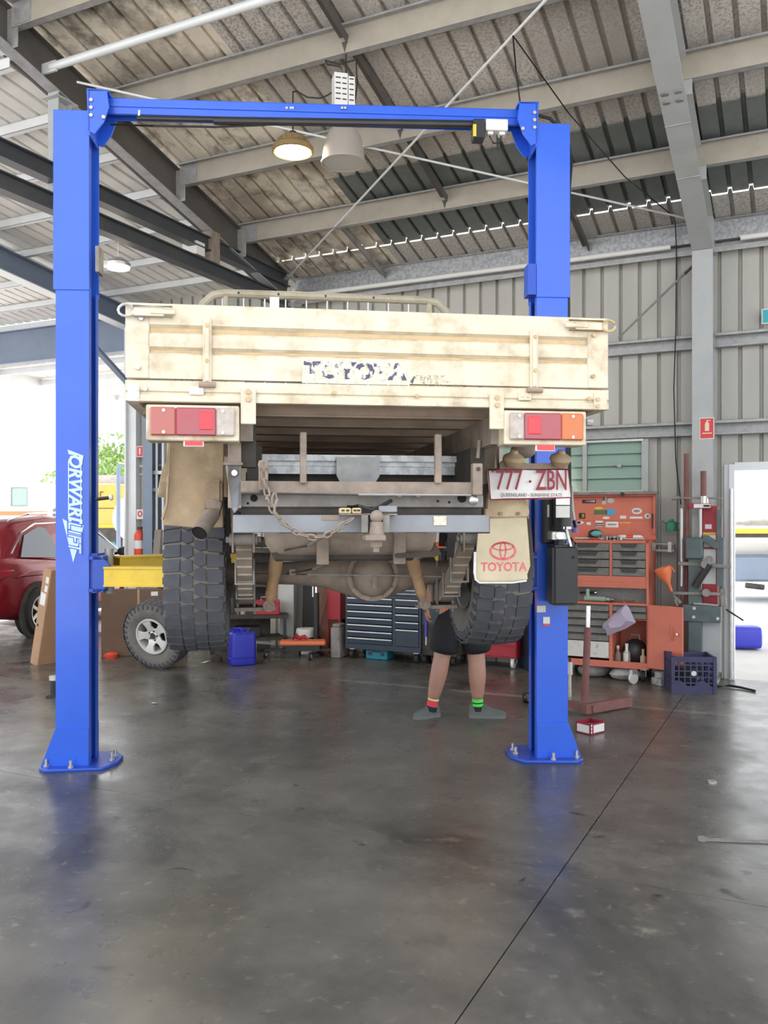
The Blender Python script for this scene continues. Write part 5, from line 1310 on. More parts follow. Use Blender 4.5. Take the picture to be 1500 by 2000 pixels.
g=G(398,1295); o=MB().add([(-.06,0,.002),(.02,-.03,.006),(.07,.01,.03),(.01,.06,.012),(-.02,.04,.004),(-.05,.005,-.0),(.02,-.025,.0),(.06,.02,.0)],[(0,1,2,3,4),(5,6,7)]).build('paper_scrap',m_white,loc=g); tag(o,'crumpled white paper scrap on the floor under the tyre','paper')
g=G(424,1292); o=MB().lathe([(0,0),(.06,0),(.06,.05),(.03,.08),(0,.09)],n=14).build('oil_funnel',m_dark,loc=g); tag(o,'small black funnel base beside the blue drum','funnel')
# small silver topped jack beside the pale post
g=G(106,1362); o=MB().cyl((0,0,0),(0,0,.16),.04,n=16).box(-.06,.06,-.05,.05,0,.02).build('bottle_jack',m_blackp,loc=g); tag(o,'small black bottle jack with silver top behind the blue post','jack')
MB().cyl((0,0,.16),(0,0,.2),.045,n=16).build('jack_saddle',m_alu,o)
# ---- red drawer trolley and its tag, dark stand
g=G(985,1303)
_b=B(BH(975,.4),.25,0)
rt=thing('red_trolley','red drawer trolley on pale castors behind the mechanic','trolley',_b,BROT+pi)
MB().box(-.32,.2,-.16,.16,.11,.78).build('trolley_body',m_red,rt,bevel=.004)
for k in range(5): 
    d_=MB().box(-.31,.19,-.172,-.16,.13+.125*k,.24+.125*k).build('drawer',m_red,rt,bevel=.003)
    MB().box(-.3,.18,-.18,-.172,.222+.125*k,.236+.125*k).build('drawer_pull',m_red if k!=1 else m_red,d_)
MB().box(.02,.12,-.186,-.172,.28,.30).build('white_latch',m_white,rt,bevel=.004)
for xx in (-.27,.15):
    for yy in (-.12,.12):
        c_=MB().cyl((xx-.015,yy,.05),(xx+.015,yy,.05),.05,n=16).build('castor',m_white,rt); MB().box(xx-.022,xx+.022,yy-.02,yy+.02,.06,.112).build('castor_fork',m_chrome,c_)
q=P(1018,1180,g.y+.05); o=MB().box(-.045,.045,-.004,.004,-.04,.05).build('red_tag',m_redp,loc=q,rot=(0,R(12),.1)); tag(o,'red and white tag hanging by the blue post above the trolley','tag')
MB().box(-.03,.045,-.006,-.004,-.085,-.03).build('tag_card',m_white,o); MB().cyl((0,0,.05),(.0,0,.25),.003,n=6).build('tag_string',m_black,o)
o=MB().box(-.05,.05,-.2,.2,0,.52).build('slate_board',m_navy,loc=(P(1030,1300,g.y).x,g.y-.1,0),rot=R(15),bevel=.005); tag(o,'dark slate board standing between red trolley and blue post','board')
g=G(848,1298); o=MB().cyl((-.03,0,.055),(.03,0,.055),.055,n=16).box(-.05,.05,-.05,.05,.11,.2).build('dark_castor',m_blackp,loc=(g.x,g.y+.1,0)); tag(o,'black castor block on the floor behind the mechanic','castor')
g=G(838,1296)
pb_=thing('parts_washer','black parts bench between the navy cabinet and red trolley','bench',B(BH(858,.42),.42,0),BROT)
MB().box(-.25,.2,-.3,.12,.1,.7).build('bench_body',m_dark,pb_,bevel=.01)
for xx in (-.2,.15):
    MB().cyl((xx-.02,.05,.05),(xx+.02,.05,.05),.05,n=14).build('castor',m_black,pb_)
    MB().cyl((xx-.02,-.25,.05),(xx+.02,-.25,.05),.05,n=14).build('castor',m_black,pb_)
MB().box(-.22,.17,.12,.13,.45,.66).build('bench_front',m_navy,pb_)
# dark clutter along the wall behind the axle
su=thing('steel_shelf','black steel shelf unit on the back wall behind the low bench','shelf',B(BH(470,-.1),-.2,0),BROT)
MB().box(-.72,.55,-.2,-.18,0,1.25).build('shelf_back',m_dark,su)
for z in (.35,.75,1.2): MB().box(-.72,.55,-.18,.18,z,z+.03).build('shelf_board',m_dark,su)
for xx in (-.70,.53):
    for yy in (-.16,.16): MB().box(xx-.02,xx+.02,yy-.02,yy+.02,0,1.25).build('leg',m_blackp,su)
for i,(x,w_,h_,mt,lab) in enumerate(((-.5,.2,.2,m_dark,'dark carton on the middle board of the steel shelf, nearest the column'),(-.15,.22,.26,m_galv_d,'grey tub on the middle board of the steel shelf'),(.25,.24,.2,m_blackp,'black tub on the middle board of the steel shelf'))):
    q=B(BH(470,-.1)+x,-.18,.781); o=MB().box(-w_/2,w_/2,-.13,.13,0,h_).box(-w_/2-.008,w_/2+.008,-.138,.138,h_,h_+.02).build('storage_tub',mt,loc=q,rot=BROT,bevel=.006); tag(o,lab,'tub')
o=MB().box(-.17,.17,-.01,.01,0,1.15).box(-.17,.17,-.014,.014,1.12,1.16).build('shade_sheet',m_black,loc=wp2(613,.2,0),rot=(R(2),0,BROT)); tag(o,'black sheet added for the shade on the wall beside the grey column','sheet')  # dark sheet added in place of shade on the low wall
# ------------------------------------------------------------------ spring press, funnel, crate and floor things
F4 = WF(1372, .47)
sp_ = thing('spring_press', 'dark green spring compressor press with chrome rods against the grey column', 'press', F4.loc, BROT)
def rodp(px,y0,y1,r_,mt,nm,w_=0):
    a,b=F4.xz(px,y0,w_),F4.xz(px,y1,w_); return MB().cyl(a,b,r_,n=12).build(nm,mt,sp_)
m_press = mat('press_green_grey',H('5d6a6b'),.5,.2,H('474f52'),8,.6)
rodp(1331,993,1145,.016,m_rod,'guide_rod'); rodp(1368,993,1152,.016,m_rod,'guide_rod'); rodp(1374,920,985,.028,m_rust,'press_screw'); rodp(1341,886,1190,.025,m_rust,'tall_pole',-.06)
a,b=F4.xz(1312,973),F4.xz(1409,973); MB().cyl(a,b,.009,n=8).cyl(a,a.lerp(b,.17),.02,n=10).build('press_handle',m_dust2,sp_)
a=F4.xz(1374,975); MB().cyl(a-V((0,0,.06)),a+V((0,0,.03)),.03,n=12).cyl(F4.xz(1381,985)-V((0,0,.0)),F4.xz(1381,972),.012,n=8).build('screw_nut',m_alu,sp_)
MB().box(*F4.bx(1345,983,1388,993,-.03,.04)).build('press_head',m_red,sp_,bevel=.004)
MB().box(*F4.bx(1355,984,1387,992,.04,.044)).build('head_label',m_white,sp_); MB().box(*F4.bx(1374,986,1386,990,.044,.046)).build('label_mark',m_blackp,sp_)
MB().box(*F4.bx(1344,1055,1370,1300,-.06,.04)).build('press_column',m_press,sp_,bevel=.004)
MB().box(*F4.bx(1338,1050,1372,1092,-.07,.07)).build('press_carriage',m_press,sp_,bevel=.012)
m=MB(); m.prism([(F4.xz(x,y).x,F4.xz(x,y).z) for x,y in ((1374,1045),(1384,1046),(1404,1060),(1404,1070),(1396,1072),(1380,1060),(1372,1058))],'y',-.02,.05); m.build('upper_jaw',m_press,sp_,bevel=.004)
MB().cyl(F4.xz(1386,1102,.09),F4.xz(1357,1146,.09),.035,n=14).build('shock_sample',m_blackp,sp_)
m=MB(); m.bar(F4.xz(1325,1100,.03),F4.xz(1428,1107,.03),.03,.035).cyl(F4.xz(1378,1102,-.02),F4.xz(1378,1102,.12),.045,n=14).cyl(F4.xz(1385,1092,.02),F4.xz(1385,1092,.1),.035,n=12); m.build('lower_jaw',m_dust2,sp_,bevel=.003)
m=MB(); m.bar(F4.xz(1312,1158,.03),F4.xz(1412,1160,.03),.05,.03).cyl(F4.xz(1379,1158,-.0),F4.xz(1379,1158,.1),.04,n=14).bar(F4.xz(1312,1158),F4.xz(1330,1178),.03,.03).bar(F4.xz(1412,1150,.03),F4.xz(1414,1185,.03),.05,.05); m.build('lower_clamp',m_dust2,sp_,bevel=.003)
MB().box(*F4.bx(1333,1184,1408,1213,-.03,.06)).build('base_plate',m_press,sp_,bevel=.005)
a,b=F4.xz(1335,1183,.04),F4.xz(1402,1183,.04); MB().tube([a,a.lerp(b,.3)+V((0,0,.02)),a.lerp(b,.7)+V((0,0,.012)),b],.012,8).build('base_hose',m_galv_d,sp_)
MB().box(*F4.bx(1400,995,1410,1145,-.02,.02)).cyl(F4.xz(1411,1050),F4.xz(1411,1150),.02,n=10).build('side_channel',m_press,sp_)
MB().cyl(F4.xz(1418,1190,.05),F4.xz(1452,1212,.1),.009,n=8).build('base_lever',m_blackp,sp_)
for px,py in ((1355,1205),(1402,1208),(1356,1188)): q=F4.xz(px,py,.06); MB().cyl(q,q+V((0,.012,0)),.016,n=8).build('base_bolt',m_zinc,sp_)
MB().box(*F4.bx(1362,1212,1408,1310,-.1,-.06)).build('back_panel',m_column,sp_)
MB().box(*F4.bx(1340,1300,1400,1318,-.12,.06)).build('press_foot',m_press,sp_)
# red notice cabinet fixed on the column
F5 = WF(1400, .34)
rc = thing('red_cabinet','red hose cabinet with white notices fixed on the grey column','cabinet',F5.loc,BROT)
MB().box(*F5.bx(1372,988,1402,1190,0,.06)).build('cabinet_body',m_red,rc,bevel=.004)
MB().box(*F5.bx(1377,1024,1390,1033,.06,.063)).build('notice',m_paper,rc); MB().box(*F5.bx(1373,1045,1398,1068,.06,.063)).build('notice',m_white,rc); MB().box(*F5.bx(1371,1073,1398,1140,.06,.063)).build('notice',m_white,rc)
MB().box(*F5.bx(1373,1040,1398,1044,.06,.063)).build('notice',m_yellow,rc)
MB().cyl(F5.xz(1407,1010,.05),F5.xz(1407,1060,.05),.02,n=10).build('hose_loop',m_redp,rc)
# green oil can, tap and tag on the wall
q=BP(1312,1028,.2); o=MB().lathe([(0,-.05),(.055,-.05),(.06,0),(.05,.04),(.02,.06),(.018,.075),(0,.075)],n=18).tube([(.05,0,.03),(.09,0,.03),(.09,0,-.03),(.05,0,-.03)],.008,6).cyl((-.05,0,.02),(-.1,0,.06),.012,.006,n=8).build('oil_can',m_green,loc=B(q.x,q.y,q.z),rot=BROT+pi); tag(o,'green plastic oil can hanging on the wall beside the press','oil can')
q=BP(1300,1075,.12); o=MB().box(-.09,.09,-.03,.03,-.012,.012).box(-.09,.09,-.03,.03,.06,.075).box(-.08,-.06,-.1,-.03,-.012,.075).box(.06,.08,-.1,-.03,-.012,.075).build('wall_bracket',m_galv_d,loc=B(q.x,q.y,q.z),rot=BROT); tag(o,'small galvanised bracket on the wall above the orange funnel','bracket')
q=BP(1308,1068,.16); o=MB().box(-.018,.018,-.003,.003,-.055,.05).build('white_tag',m_white,loc=B(q.x,q.y,q.z),rot=BROT); tag(o,'white paper tag hanging beside the wall bracket','tag')
q=BP(1277,1068,.45); o=MB().box(-.02,.02,-.005,.005,-.04,.04).build('clip',m_dust2,loc=B(q.x,q.y,q.z),rot=BROT); tag(o,'metal hose clip on the side of the orange chest','clip')
A,Bq=BP(1297,1118,.62),BP(1310,1150,.6); A=B(*A);Bq=B(*Bq); d=(Bq-A).normalized()
o=MB().lathe([(.078,-.05),(.082,-.045),(.08,0),(.018,.12),(.012,.2),(.009,.2),(.014,.12),(.074,0),(.076,-.05)],A,d,20).build('funnel',m_orangep); tag(o,'orange plastic funnel hanging tip down beside the press','funnel')
MB().tube([Bq+d*.02,Bq+d*.1+V((0,0,-.01)),Bq+d*.18],.01,8).build('funnel_hose',m_dust2,o)
MB().bar(B(*BP(1311,1106,.6)),B(*BP(1318,1117,.6)),.03,.01).build('funnel_handle',m_orangep,o)
# ---- milk crate
g=G(1358,1354)
mc=thing('milk_crate','dark purple plastic milk crate on the floor below the press','crate',(g.x,g.y+.15,0),R(-7))
def crate_side(M,W_,Hh):
    m=MB(M)
    m.box(-W_,W_,-.008,.008,0,.07).box(-W_,W_,-.01,.01,Hh-.05,Hh)
    for i in range(8):
        x=-W_+2*W_*i/7; m.box(x-.006,x+.006,-.006,.006,.07,Hh-.05)
    for k in range(4):
        z=.07+(Hh-.12)*(k+.5)/4; m.box(-W_,W_,-.005,.005,z-.006,z+.006)
    for sx in (-1,1): m.box(sx*W_-.016,sx*W_+.016,-.014,.014,0,Hh)
    return m
for a,dd in ((0,-.165),(pi,-.165),(pi/2,-.19),(-pi/2,-.19)):
    W_=.19 if a in (0,pi) else .165
    s_=crate_side(Mx.Rotation(a,4,'Z')@Mx.Translation((0,dd,0)),W_,.345).build('crate_side',m_crate,mc)
MB().box(-.18,.18,-.155,.155,.0,.012).build('crate_base',m_crate,mc)
MB().cyl((0,-.176,.19),(0,-.170,.19),.024,n=16).build('crate_badge',m_alu,mc)
m=MB(); m.prism([(-.19,.07),(-.06,.07),(-.12,.12),(-.19,.12)],'y',-.174,-.168).prism([(.0,.07),(.16,.07),(.10,.12),(.05,.12)],'y',-.174,-.168); m.build('crate_gusset',m_crate,mc)
o=MB().lathe([(0,.013),(.1,.013),(.12,.2),(.1,.22),(0,.22)],n=18).build('oil_filter',m_blackp,loc=(g.x-.03,g.y+.18,0)); tag(o,'black pail sitting inside the purple milk crate','pail')
# hose, stand, box, strip
a=[G(1402,1343)+V((0,0,.012)),G(1425,1343)+V((0,0,.02)),G(1448,1346)+V((0,0,.015)),G(1475,1352)+V((0,0,.012))]
o=MB().tube(a,.012,8).build('rubber_hose',m_blackp); tag(o,'short black rubber hose lying on the floor beside the crate','hose')
b0=G(1028,1372); b1=G(1163,1396); c0=G(1140,1397); c1=G(1230,1381)
st=thing('support_stand','tall rusty support stand with chrome top on a T base','stand',(0,0,0))
foot=b0.lerp(b1,.84)
MB().bar(b0+V((0,0,.05)),b1+V((0,0,.05)),.06,.06).build('base_beam',m_rust,st,bevel=.003)
MB().bar(c0+V((0,0,.05)),c1+V((0,0,.05)),.06,.08).build('cross_foot',m_rust,st,bevel=.003)
pb=V((G(1142,1388).x,G(1142,1388).y,0)); pt=P(1148,1225,pb.y)
MB().cyl(pb+V((0,0,.08)),pt,.03,n=16).build('stand_tube',m_rust,st); pt2=P(1149,1183,pb.y)
MB().cyl(pt-V((0,0,.02)),pt2,.02,n=16).build('chrome_post',m_chrome,st)
MB().cyl(b0+V((-.03,0,.045)),b0+V((.03,0,.045)),.045,n=14).build('stand_wheel',m_blackp,st)
g=G(1167,1432)
bx_=thing('parts_box','small open red and white parts box on the floor near the blue post','box',(g.x,g.y+.0,0),R(38))
w_=.085; h_=.085
m=MB(); m.box(-w_-.03,w_-.03,-.0,.004,0,h_).box(-w_-.03,w_-.03,.136,.14,0,h_).box(-w_-.03,-w_-.026,0,.14,0,h_).box(w_-.034,w_-.03,0,.14,0,h_).box(-w_-.03,w_-.03,0,.14,0,.004)
bx_.location=(g.x+.02,g.y,0); m.build('box_body',m_maroon,bx_)
MB().box(-w_+.006,w_-.036,-.001,.0,.012,h_-.014).build('box_label',m_white,bx_); MB().box(-w_-.031,-w_-.030,.012,.128,.012,h_-.014).build('box_label',m_white,bx_)
for k in range(3): MB().box(-w_-.024,-w_-.012,-.0015,.0,.012+k*.025,.03+k*.025).build('box_mark',m_white,bx_)
MB().box(-w_-.02,w_-.04,.01,.13,.004,.05).build('box_insert',m_card,bx_)
p0,p1=G(1372,1641),G(1530,1651)
o=MB().bar(p0+V((0,0,.004)),p1+V((.3,0,.004)),.035,.005).cyl(p0+V((0,0,.0)),p0+V((0,0,.014)),.024,n=14).build('steel_strip',m_dust2); tag(o,'flat grey steel strip lying on the open concrete floor','strip')
g=G(1391,1528); o=MB().lathe([(.012,0),(.028,0),(.028,.008),(.012,.008)],n=16,close=True).build('washer',m_zinc,loc=g); tag(o,'small steel washer lying on the open floor','washer')
g=G(302,1374); o=MB().add([(-.03,-.01,0.003),(.02,-.015,.006),(.03,.012,.003),(-.02,.015,.008),(-.03,-.01,0),(.02,-.015,0),(.03,.012,0),(-.02,.015,0)],[(0,1,2,3),(7,6,5,4)]).build('paper_scrap',m_white,loc=g); tag(o,'tiny white paper fleck on the open floor in front of the tyre','paper')
g=G(1113,1360); o=MB().cyl((0,0,0),(.0,0,.2),.016,n=12).cyl((0,0,.2),(0,0,.32),.028,n=12).build('grease_gun',m_alu,loc=(g.x,g.y,0)); tag(o,'silver grease gun standing behind the powered blue post','grease gun')
MB().cyl((0,0,.32),(0,0,.36),.012,n=10).build('gun_head',m_blackp,o)
# signs
F6=WF(1381,.302)
sg_=thing('extinguisher_sign','red fire extinguisher sign on the grey column','sign',B(F6.s0,F6.w0,BZ(1381,836,.302)),BROT)
zc_=BZ(1381,836,.302)
b=F6.bx(1366,815,1395,858,.0,.004); MB().box(b[0],b[1],0,.004,b[4]-zc_,b[5]-zc_).build('sign_plate',m_white,sg_)
MB().box(b[0]+.008,b[1]-.008,.004,.005,b[4]-zc_+.008,b[5]-zc_-.008).build('sign_field',m_sign_red,sg_)
m=MB(); m.prism([(-.02,-.03),(.02,-.03),(.02,.045),(.008,.06),(-.008,.06),(-.02,.045)],'y',.005,.0065).box(-.006,.006,.005,.0065,.06,.075).box(-.03,.006,.005,.0065,.07,.078).box(-.045,.045,.005,.0065,-.058,-.048); m.build('sign_symbol',mat('sign_cream',H('e8d6b8'),.5),sg_)
F7=WF(1500,.02)
o=thing('teal_sign','teal sign fixed high on the back wall','sign',B(BH(1520,.05),.11,BZ(1500,620,.05)),BROT)
MB().box(-.17,.15,0,.006,-.075,.075).build('sign_plate',m_white,o); MB().box(-.16,.14,.006,.008,-.065,.065).build('sign_field',m_sign_teal,o)
# ------------------------------------------------------------------ lamps
def lamp_at(px,py,w_=None,Y=None): return P(px,py,Y)
c=P(572,296,7.06); r_=.155
hl=thing('led_high_bay','round lit high bay lamp hanging from the roof purlin','lamp',c)
MB().lathe([(r_*.6,.12),(r_*.75,.1),(r_*.8,.05),(r_,.045),(r_+.012,.03),(r_+.012,-.005),(r_,-.01),(r_,.0),(0,.0)],(0,0,0),n=36).build('lamp_body',mat('lamp_tan',H('8a7348'),.5),hl)
MB().cyl((0,0,-.001),(0,0,-.008),r_*.93,n=36).build('lamp_lens',m_lamp,hl)
for k in range(16):
    t=2*pi*k/16; MB().bar((.05*cos(t),.05*sin(t),.1),(r_*.8*cos(t),r_*.8*sin(t),.06),.006,.05).build('cooling_fin',m_dust2,hl)
MB().tube([(0,0,.12),(0,0,.3),(0,-.0,.48)],.006,6).tube([P(571,180,7.06)-c,P(580,178,7.06)-c,P(600,190,7.06)-c,P(625,192,7.0)-c,P(640,186,7.0)-c,P(655,176,6.98)-c],.006,6).cyl((0,0,.1),(0,0,.16),.03,n=12).build('lamp_cable',m_black,hl)
L=bpy.data.lights.new('high_bay_light','AREA'); L.shape='DISK'; L.size=.28; L.energy=25; L.color=(1,.82,.55)
lo=bpy.data.objects.new('high_bay_light',L); COL.objects.link(lo); lo.parent=hl; lo.location=(0,0,-.015)
c=P(671,318,6.95)
ol=thing('bell_high_bay','unlit grey bell shaped high bay lamp with slotted ballast box','lamp',c)
R0=.173
MB().lathe([(R0,0),(R0*.98,.04),(R0*.92,.12),(R0*.8,.2),(R0*.62,.265),(R0*.5,.28),(0,.285),(0,.28),(R0*.48,.272),(R0*.6,.255),(R0*.78,.195),(R0*.9,.118),(R0*.96,.04),(R0*.985,.0)],(0,0,0),n=40).lathe([(R0,0),(R0+.008,.004),(R0+.008,-.006),(R0*.985,-.006),(R0*.985,0)],(0,0,0),n=40).build('lamp_shade',mat('lamp_shade_grey',H('b5aca2'),.4,.2),ol)
MB().cyl((0,0,.004),(0,0,.008),R0*.97,n=40).build('lamp_glass',mat('lamp_glass',H('b8b8b6'),.25,.3),ol)
MB().sphere((0,0,.02),.03,12,8,(1,1,.5)).build('lamp_bulb',m_alu,ol)
zb=P(671,212,6.95).z-c.z; zt=P(671,150,6.95).z-c.z
m=MB(); m.box(-.085,.022,-.06,.06,zb-.1,zt).box(.028,.08,-.06,.06,zb-.1,zt-.02); m.cur=1
for k in range(5):
    z=zt-.04-k*.042
    m.box(-.075,-.035,-.0612,-.06,z-.005,z+.005).box(-.022,.012,-.0612,-.06,z-.005,z+.005).box(.035,.07,-.0612,-.06,z-.005,z+.005)
bb=m.build('ballast_box',[m_white,m_dark],ol); bb.rotation_euler=(0,0,.25); bb['kind']='thing'
del bb['kind']
MB().tube([(0,0,zt),(-.02,0,zt+.08),(-.13,0,zt+.1),(-.15,0,zt+.13),(-.03,0,zt+.1),(.08,0,zt+.13),(.1,0,zt+.17)],.006,6).tube([(.02,0,zt),(.02,0,zt+.2)],.006,6).tube([(.09,0,zb+.05),(.11,0,zt-.05),(.1,0,zt+.12)],.006,6).cyl((0,0,.28),(0,0,zb-.08),.03,n=12).build('lamp_cable',m_black,ol)
c=P(231,521,9.0)
fl_=thing('far_lamp','small lit lamp under the far lean-to roof','lamp',c)
MB().lathe([(.12,.0),(.125,.03),(.1,.06),(.05,.09),(0,.095)],(0,0,0),n=28).build('lamp_body',m_alu,fl_)
MB().cyl((0,0,.0),(0,0,-.02),.112,n=28).build('lamp_lens',m_lamp_w,fl_)
MB().cyl((0,0,.09),(0,0,.55),.006,n=6).box(-.16,-.08,-.03,.03,0,.06).build('lamp_cable',m_white,fl_)
L=bpy.data.lights.new('far_lamp_light','AREA'); L.shape='DISK'; L.size=.2; L.energy=20; L.color=(1,.9,.7)
lo=bpy.data.objects.new('far_lamp_light',L); COL.objects.link(lo); lo.parent=fl_; lo.location=(0,0,-.03)
# ------------------------------------------------------------------ far side: signs, hydrant gear
def wallsign(px0,py0,px1,py1,w_,name,label,mt):
    a,b=BP(px0,py1,w_),BP(px1,py0,w_)
    c_=B((a.x+b.x)/2,w_,(a.z+b.z)/2); hw,hz=abs(a.x-b.x)/2,abs(a.z-b.z)/2
    o=thing(name,label,'sign',c_,BROT)
    MB().box(-hw,hw,0,.004,-hz,hz).build('sign_plate',m_white,o); MB().box(-hw*.86,hw*.86,.004,.006,-hz*.88,hz*.88).build('sign_field',mt,o)
    return o,hw,hz
o,hw,hz=wallsign(267,871,280,893,-.42,'far_extinguisher_sign','red sign with white extinguisher symbol high on the far jamb wall',m_sign_red)
MB().box(-hw*.2,hw*.2,.006,.007,-hz*.5,hz*.6).build('sign_symbol',m_white,o)
o,hw,hz=wallsign(267,995,281,1014,-.42,'hose_sign','white sign with red ring symbol lower on the far jamb wall',m_white)
MB().lathe([(hw*.35,.006),(hw*.7,.006),(hw*.7,.008),(hw*.35,.008)],(0,0,hz*.1),(0,1,0),18,close=True).build('sign_symbol',m_sign_red,o)
q=BP(274,1062,-.38); zz=q.z
fe=thing('fire_extinguisher','red fire extinguisher mounted on the far jamb wall','fire extinguisher',B(q.x,-.36,zz-.17),BROT)
MB().lathe([(0,0),(.07,0),(.075,.02),(.075,.3),(.05,.36),(.02,.38),(0,.38)],(0,0,0),n=18).build('cylinder',m_redp,fe)
MB().lathe([(.0755,.1),(.0755,.22)],(0,0,0),n=18).build('label_band',m_white,fe); MB().box(-.05,.03,-.012,.012,.38,.42).cyl((.02,0,.39),(.08,0,.2),.01,n=8).build('valve_head',m_blackp,fe)
q=BP(303,1080,-.28); o=MB().box(-.06,.06,-.02,.02,-.0,1.5).build('timber_plank',mat('old_timber',H('8d857c'),.8),loc=B(q.x,-.2,0),rot=(R(6),0,BROT)); tag(o,'old grey timber plank leaning beside the far dark column','plank')
# ------------------------------------------------------------------ red car
g=G(60,1243)
HD=R(-12.5)
car=thing('red_suv','red five door car parked beyond the pale blue post','car',(g.x,g.y,0),HD)
# local x right (right wheels at x=0), y forward, rear axle at y=0
cx=-.80; 
def csec(y,zb_,zt_,hw,bul=.06):
    return [(cx-hw*.92,y,zb_),(cx-hw,y,zb_+.12),(cx-hw-bul*0,y,(zb_+zt_)/2),(cx-hw*.96,y,zt_-.1),(cx-hw*.86,y,zt_),(cx+hw*.86,y,zt_),(cx+hw*.96,y,zt_-.1),(cx+hw,y,(zb_+zt_)/2),(cx+hw,y,zb_+.12),(cx+hw*.92,y,zb_)]
m=MB(); m.loft([csec(-.93,.55,.85,.70),csec(-.88,.38,1.0,.82),csec(-.72,.32,1.10,.90),csec(-.3,.26,1.12,.925),csec(.6,.24,1.07,.93),csec(1.6,.24,1.03,.93),csec(2.2,.25,1.03,.92),csec(2.6,.26,1.03,.91),csec(3.1,.28,.97,.88),csec(3.45,.3,.85,.80),csec(3.62,.4,.70,.66)])
m.build('body',m_carred,car,smooth=True,ang=1.2)
def gsec(y,zr_,wb_,wt):
    return [(cx-wb_,y,1.0),(cx-wt-.04,y,zr_-.1),(cx-wt+.06,y,zr_),(cx+wt-.06,y,zr_),(cx+wt+.04,y,zr_-.1),(cx+wb_,y,1.0)]
m=MB(); m.loft([gsec(-.86,1.06,.78,.70),gsec(-.62,1.50,.80,.62),gsec(-.3,1.63,.82,.62),gsec(.4,1.70,.83,.63),gsec(1.1,1.68,.83,.62),gsec(1.7,1.55,.82,.6),gsec(2.5,1.03,.80,.70)])
m.build('roof_shell',m_carred,car,smooth=True,ang=1.2)
def gx(y,z,off=.004):                          # side glass surface x
    t=(z-1.0)/.6; return cx+.83-(.83-.65)*t+off
wins=[[(-.45,1.12),(.42,1.08),(.42,1.52),(.1,1.53),(-.25,1.42)],[(.48,1.08),(1.25,1.08),(1.3,1.52),(.48,1.55)],[(1.32,1.08),(2.2,1.1),(1.75,1.46),(1.37,1.52)]]
for p in wins:
    m=MB(); vs=[(gx(y,z,.012),y,z) for y,z in p]; n=len(p); m.add(vs+[(a-.02,b,c_) for a,b,c_ in vs],[tuple(range(n)),tuple(range(2*n-1,n-1,-1))]+[(i,n+i,n+(i+1)%n,(i+1)%n) for i in range(n)])
    m.build('side_window',m_glass_d,car)
m=MB(); m.tube([(gx(-.6,1.2,.012),-.62,1.17),(gx(-.3,1.45,.014),-.3,1.46),(gx(0,1.56,.014),.05,1.58),(gx(.8,1.58,.014),.8,1.6),(gx(1.4,1.55,.014),1.4,1.57),(gx(2.2,1.12,.014),2.25,1.1)],.012,6); m.build('window_trim',m_chrome,car)
m=MB(); m.tube([(cx+.60,-.45,1.62),(cx+.60,.0,1.72),(cx+.60,.8,1.745),(cx+.60,1.5,1.66)],.018,8); m.build('roof_rail',m_chrome,car)
for sy in (0,2.68):
    for xx,s_ in ((0,1),(-1.6,-1)):
        whl=MB().lathe([(.22,-.11),(.3,-.115),(.345,-.08),(.355,0),(.345,.08),(.3,.115),(.22,.11)],(xx+.06*s_,sy,.355),(1,0,0),36).build('wheel',m_black,car)
        MB().lathe([(0,.06*s_),(.05,.08*s_),(.06,.05*s_),(.2,.06*s_),(.225,.10*s_),(.225,-.1*s_)],(xx+.06*s_,sy,.355),(1,0,0),30).build('wheel_rim',m_dark,whl)
        MB().lathe([(.205,.11*s_),(.228,.118*s_),(.228,.09*s_),(.205,.09*s_)],(xx+.06*s_,sy,.355),(1,0,0),30,close=True).build('rim_lip',m_alu_l,whl)
        for k in range(7 if s_>0 else 0):
            t=2*pi*k/7; MB().bar((xx+.145,sy+.04*cos(t),.355+.04*sin(t)),(xx+.162,sy+.215*cos(t),.355+.215*sin(t)),.045,.02,up=(1,0,0)).build('wheel_spoke',m_alu_l,whl)
    MB().lathe([(.36,-.02),(.42,-.02),(.42,.03),(.36,.03)],(.125,sy,.36),(1,0,0),36,close=True).build('wheel_arch',m_dark,car)
MB().box(.1,.135,.5,2.2,.24,.36).build('sill',m_dark,car,bevel=.01)
MB().prism([(-.5,.86),(1.9,.86),(1.9,.9),(-.2,.93)],'x',.105,.135).build('door_crease',m_carred,car,bevel=.01)
for y in (.35,1.35): MB().box(.11,.15,y,y+.16,.93,.96).build('door_handle',m_carred,car,bevel=.008)
MB().prism([(-.90,.84),(-.62,.88),(-.5,.96),(-.88,.97)],'x',.02,.115).build('tail_lamp',m_tail,car,bevel=.01)
m=MB(); m.loft([[(cx-.6,-.885,1.1),(cx+.6,-.885,1.1),(cx+.55,-.66,1.47),(cx-.55,-.66,1.47)],[(cx-.6,-.865,1.1),(cx+.6,-.865,1.1),(cx+.55,-.64,1.47),(cx-.55,-.64,1.47)]]); m.build('rear_window',m_glass_d,car)
m=MB(); m.loft([[(cx-.66,2.47,1.07),(cx+.66,2.47,1.07),(cx+.56,1.75,1.54),(cx-.56,1.75,1.54)],[(cx-.66,2.45,1.05),(cx+.66,2.45,1.05),(cx+.56,1.73,1.52),(cx-.56,1.73,1.52)]]); m.build('windscreen',m_glass_d,car)
MB().sphere((.22,1.95,1.12),.11,14,10,(1,.7,.75)).bar((.05,1.98,1.08),(.18,1.96,1.1),.05,.04).build('door_mirror',m_blackp,car)
for o in children(car):
    if o.name.split('.')[0] in ('roof_shell','side_window','window_trim','roof_rail','rear_window','windscreen','door_mirror'): o.location.y += .22
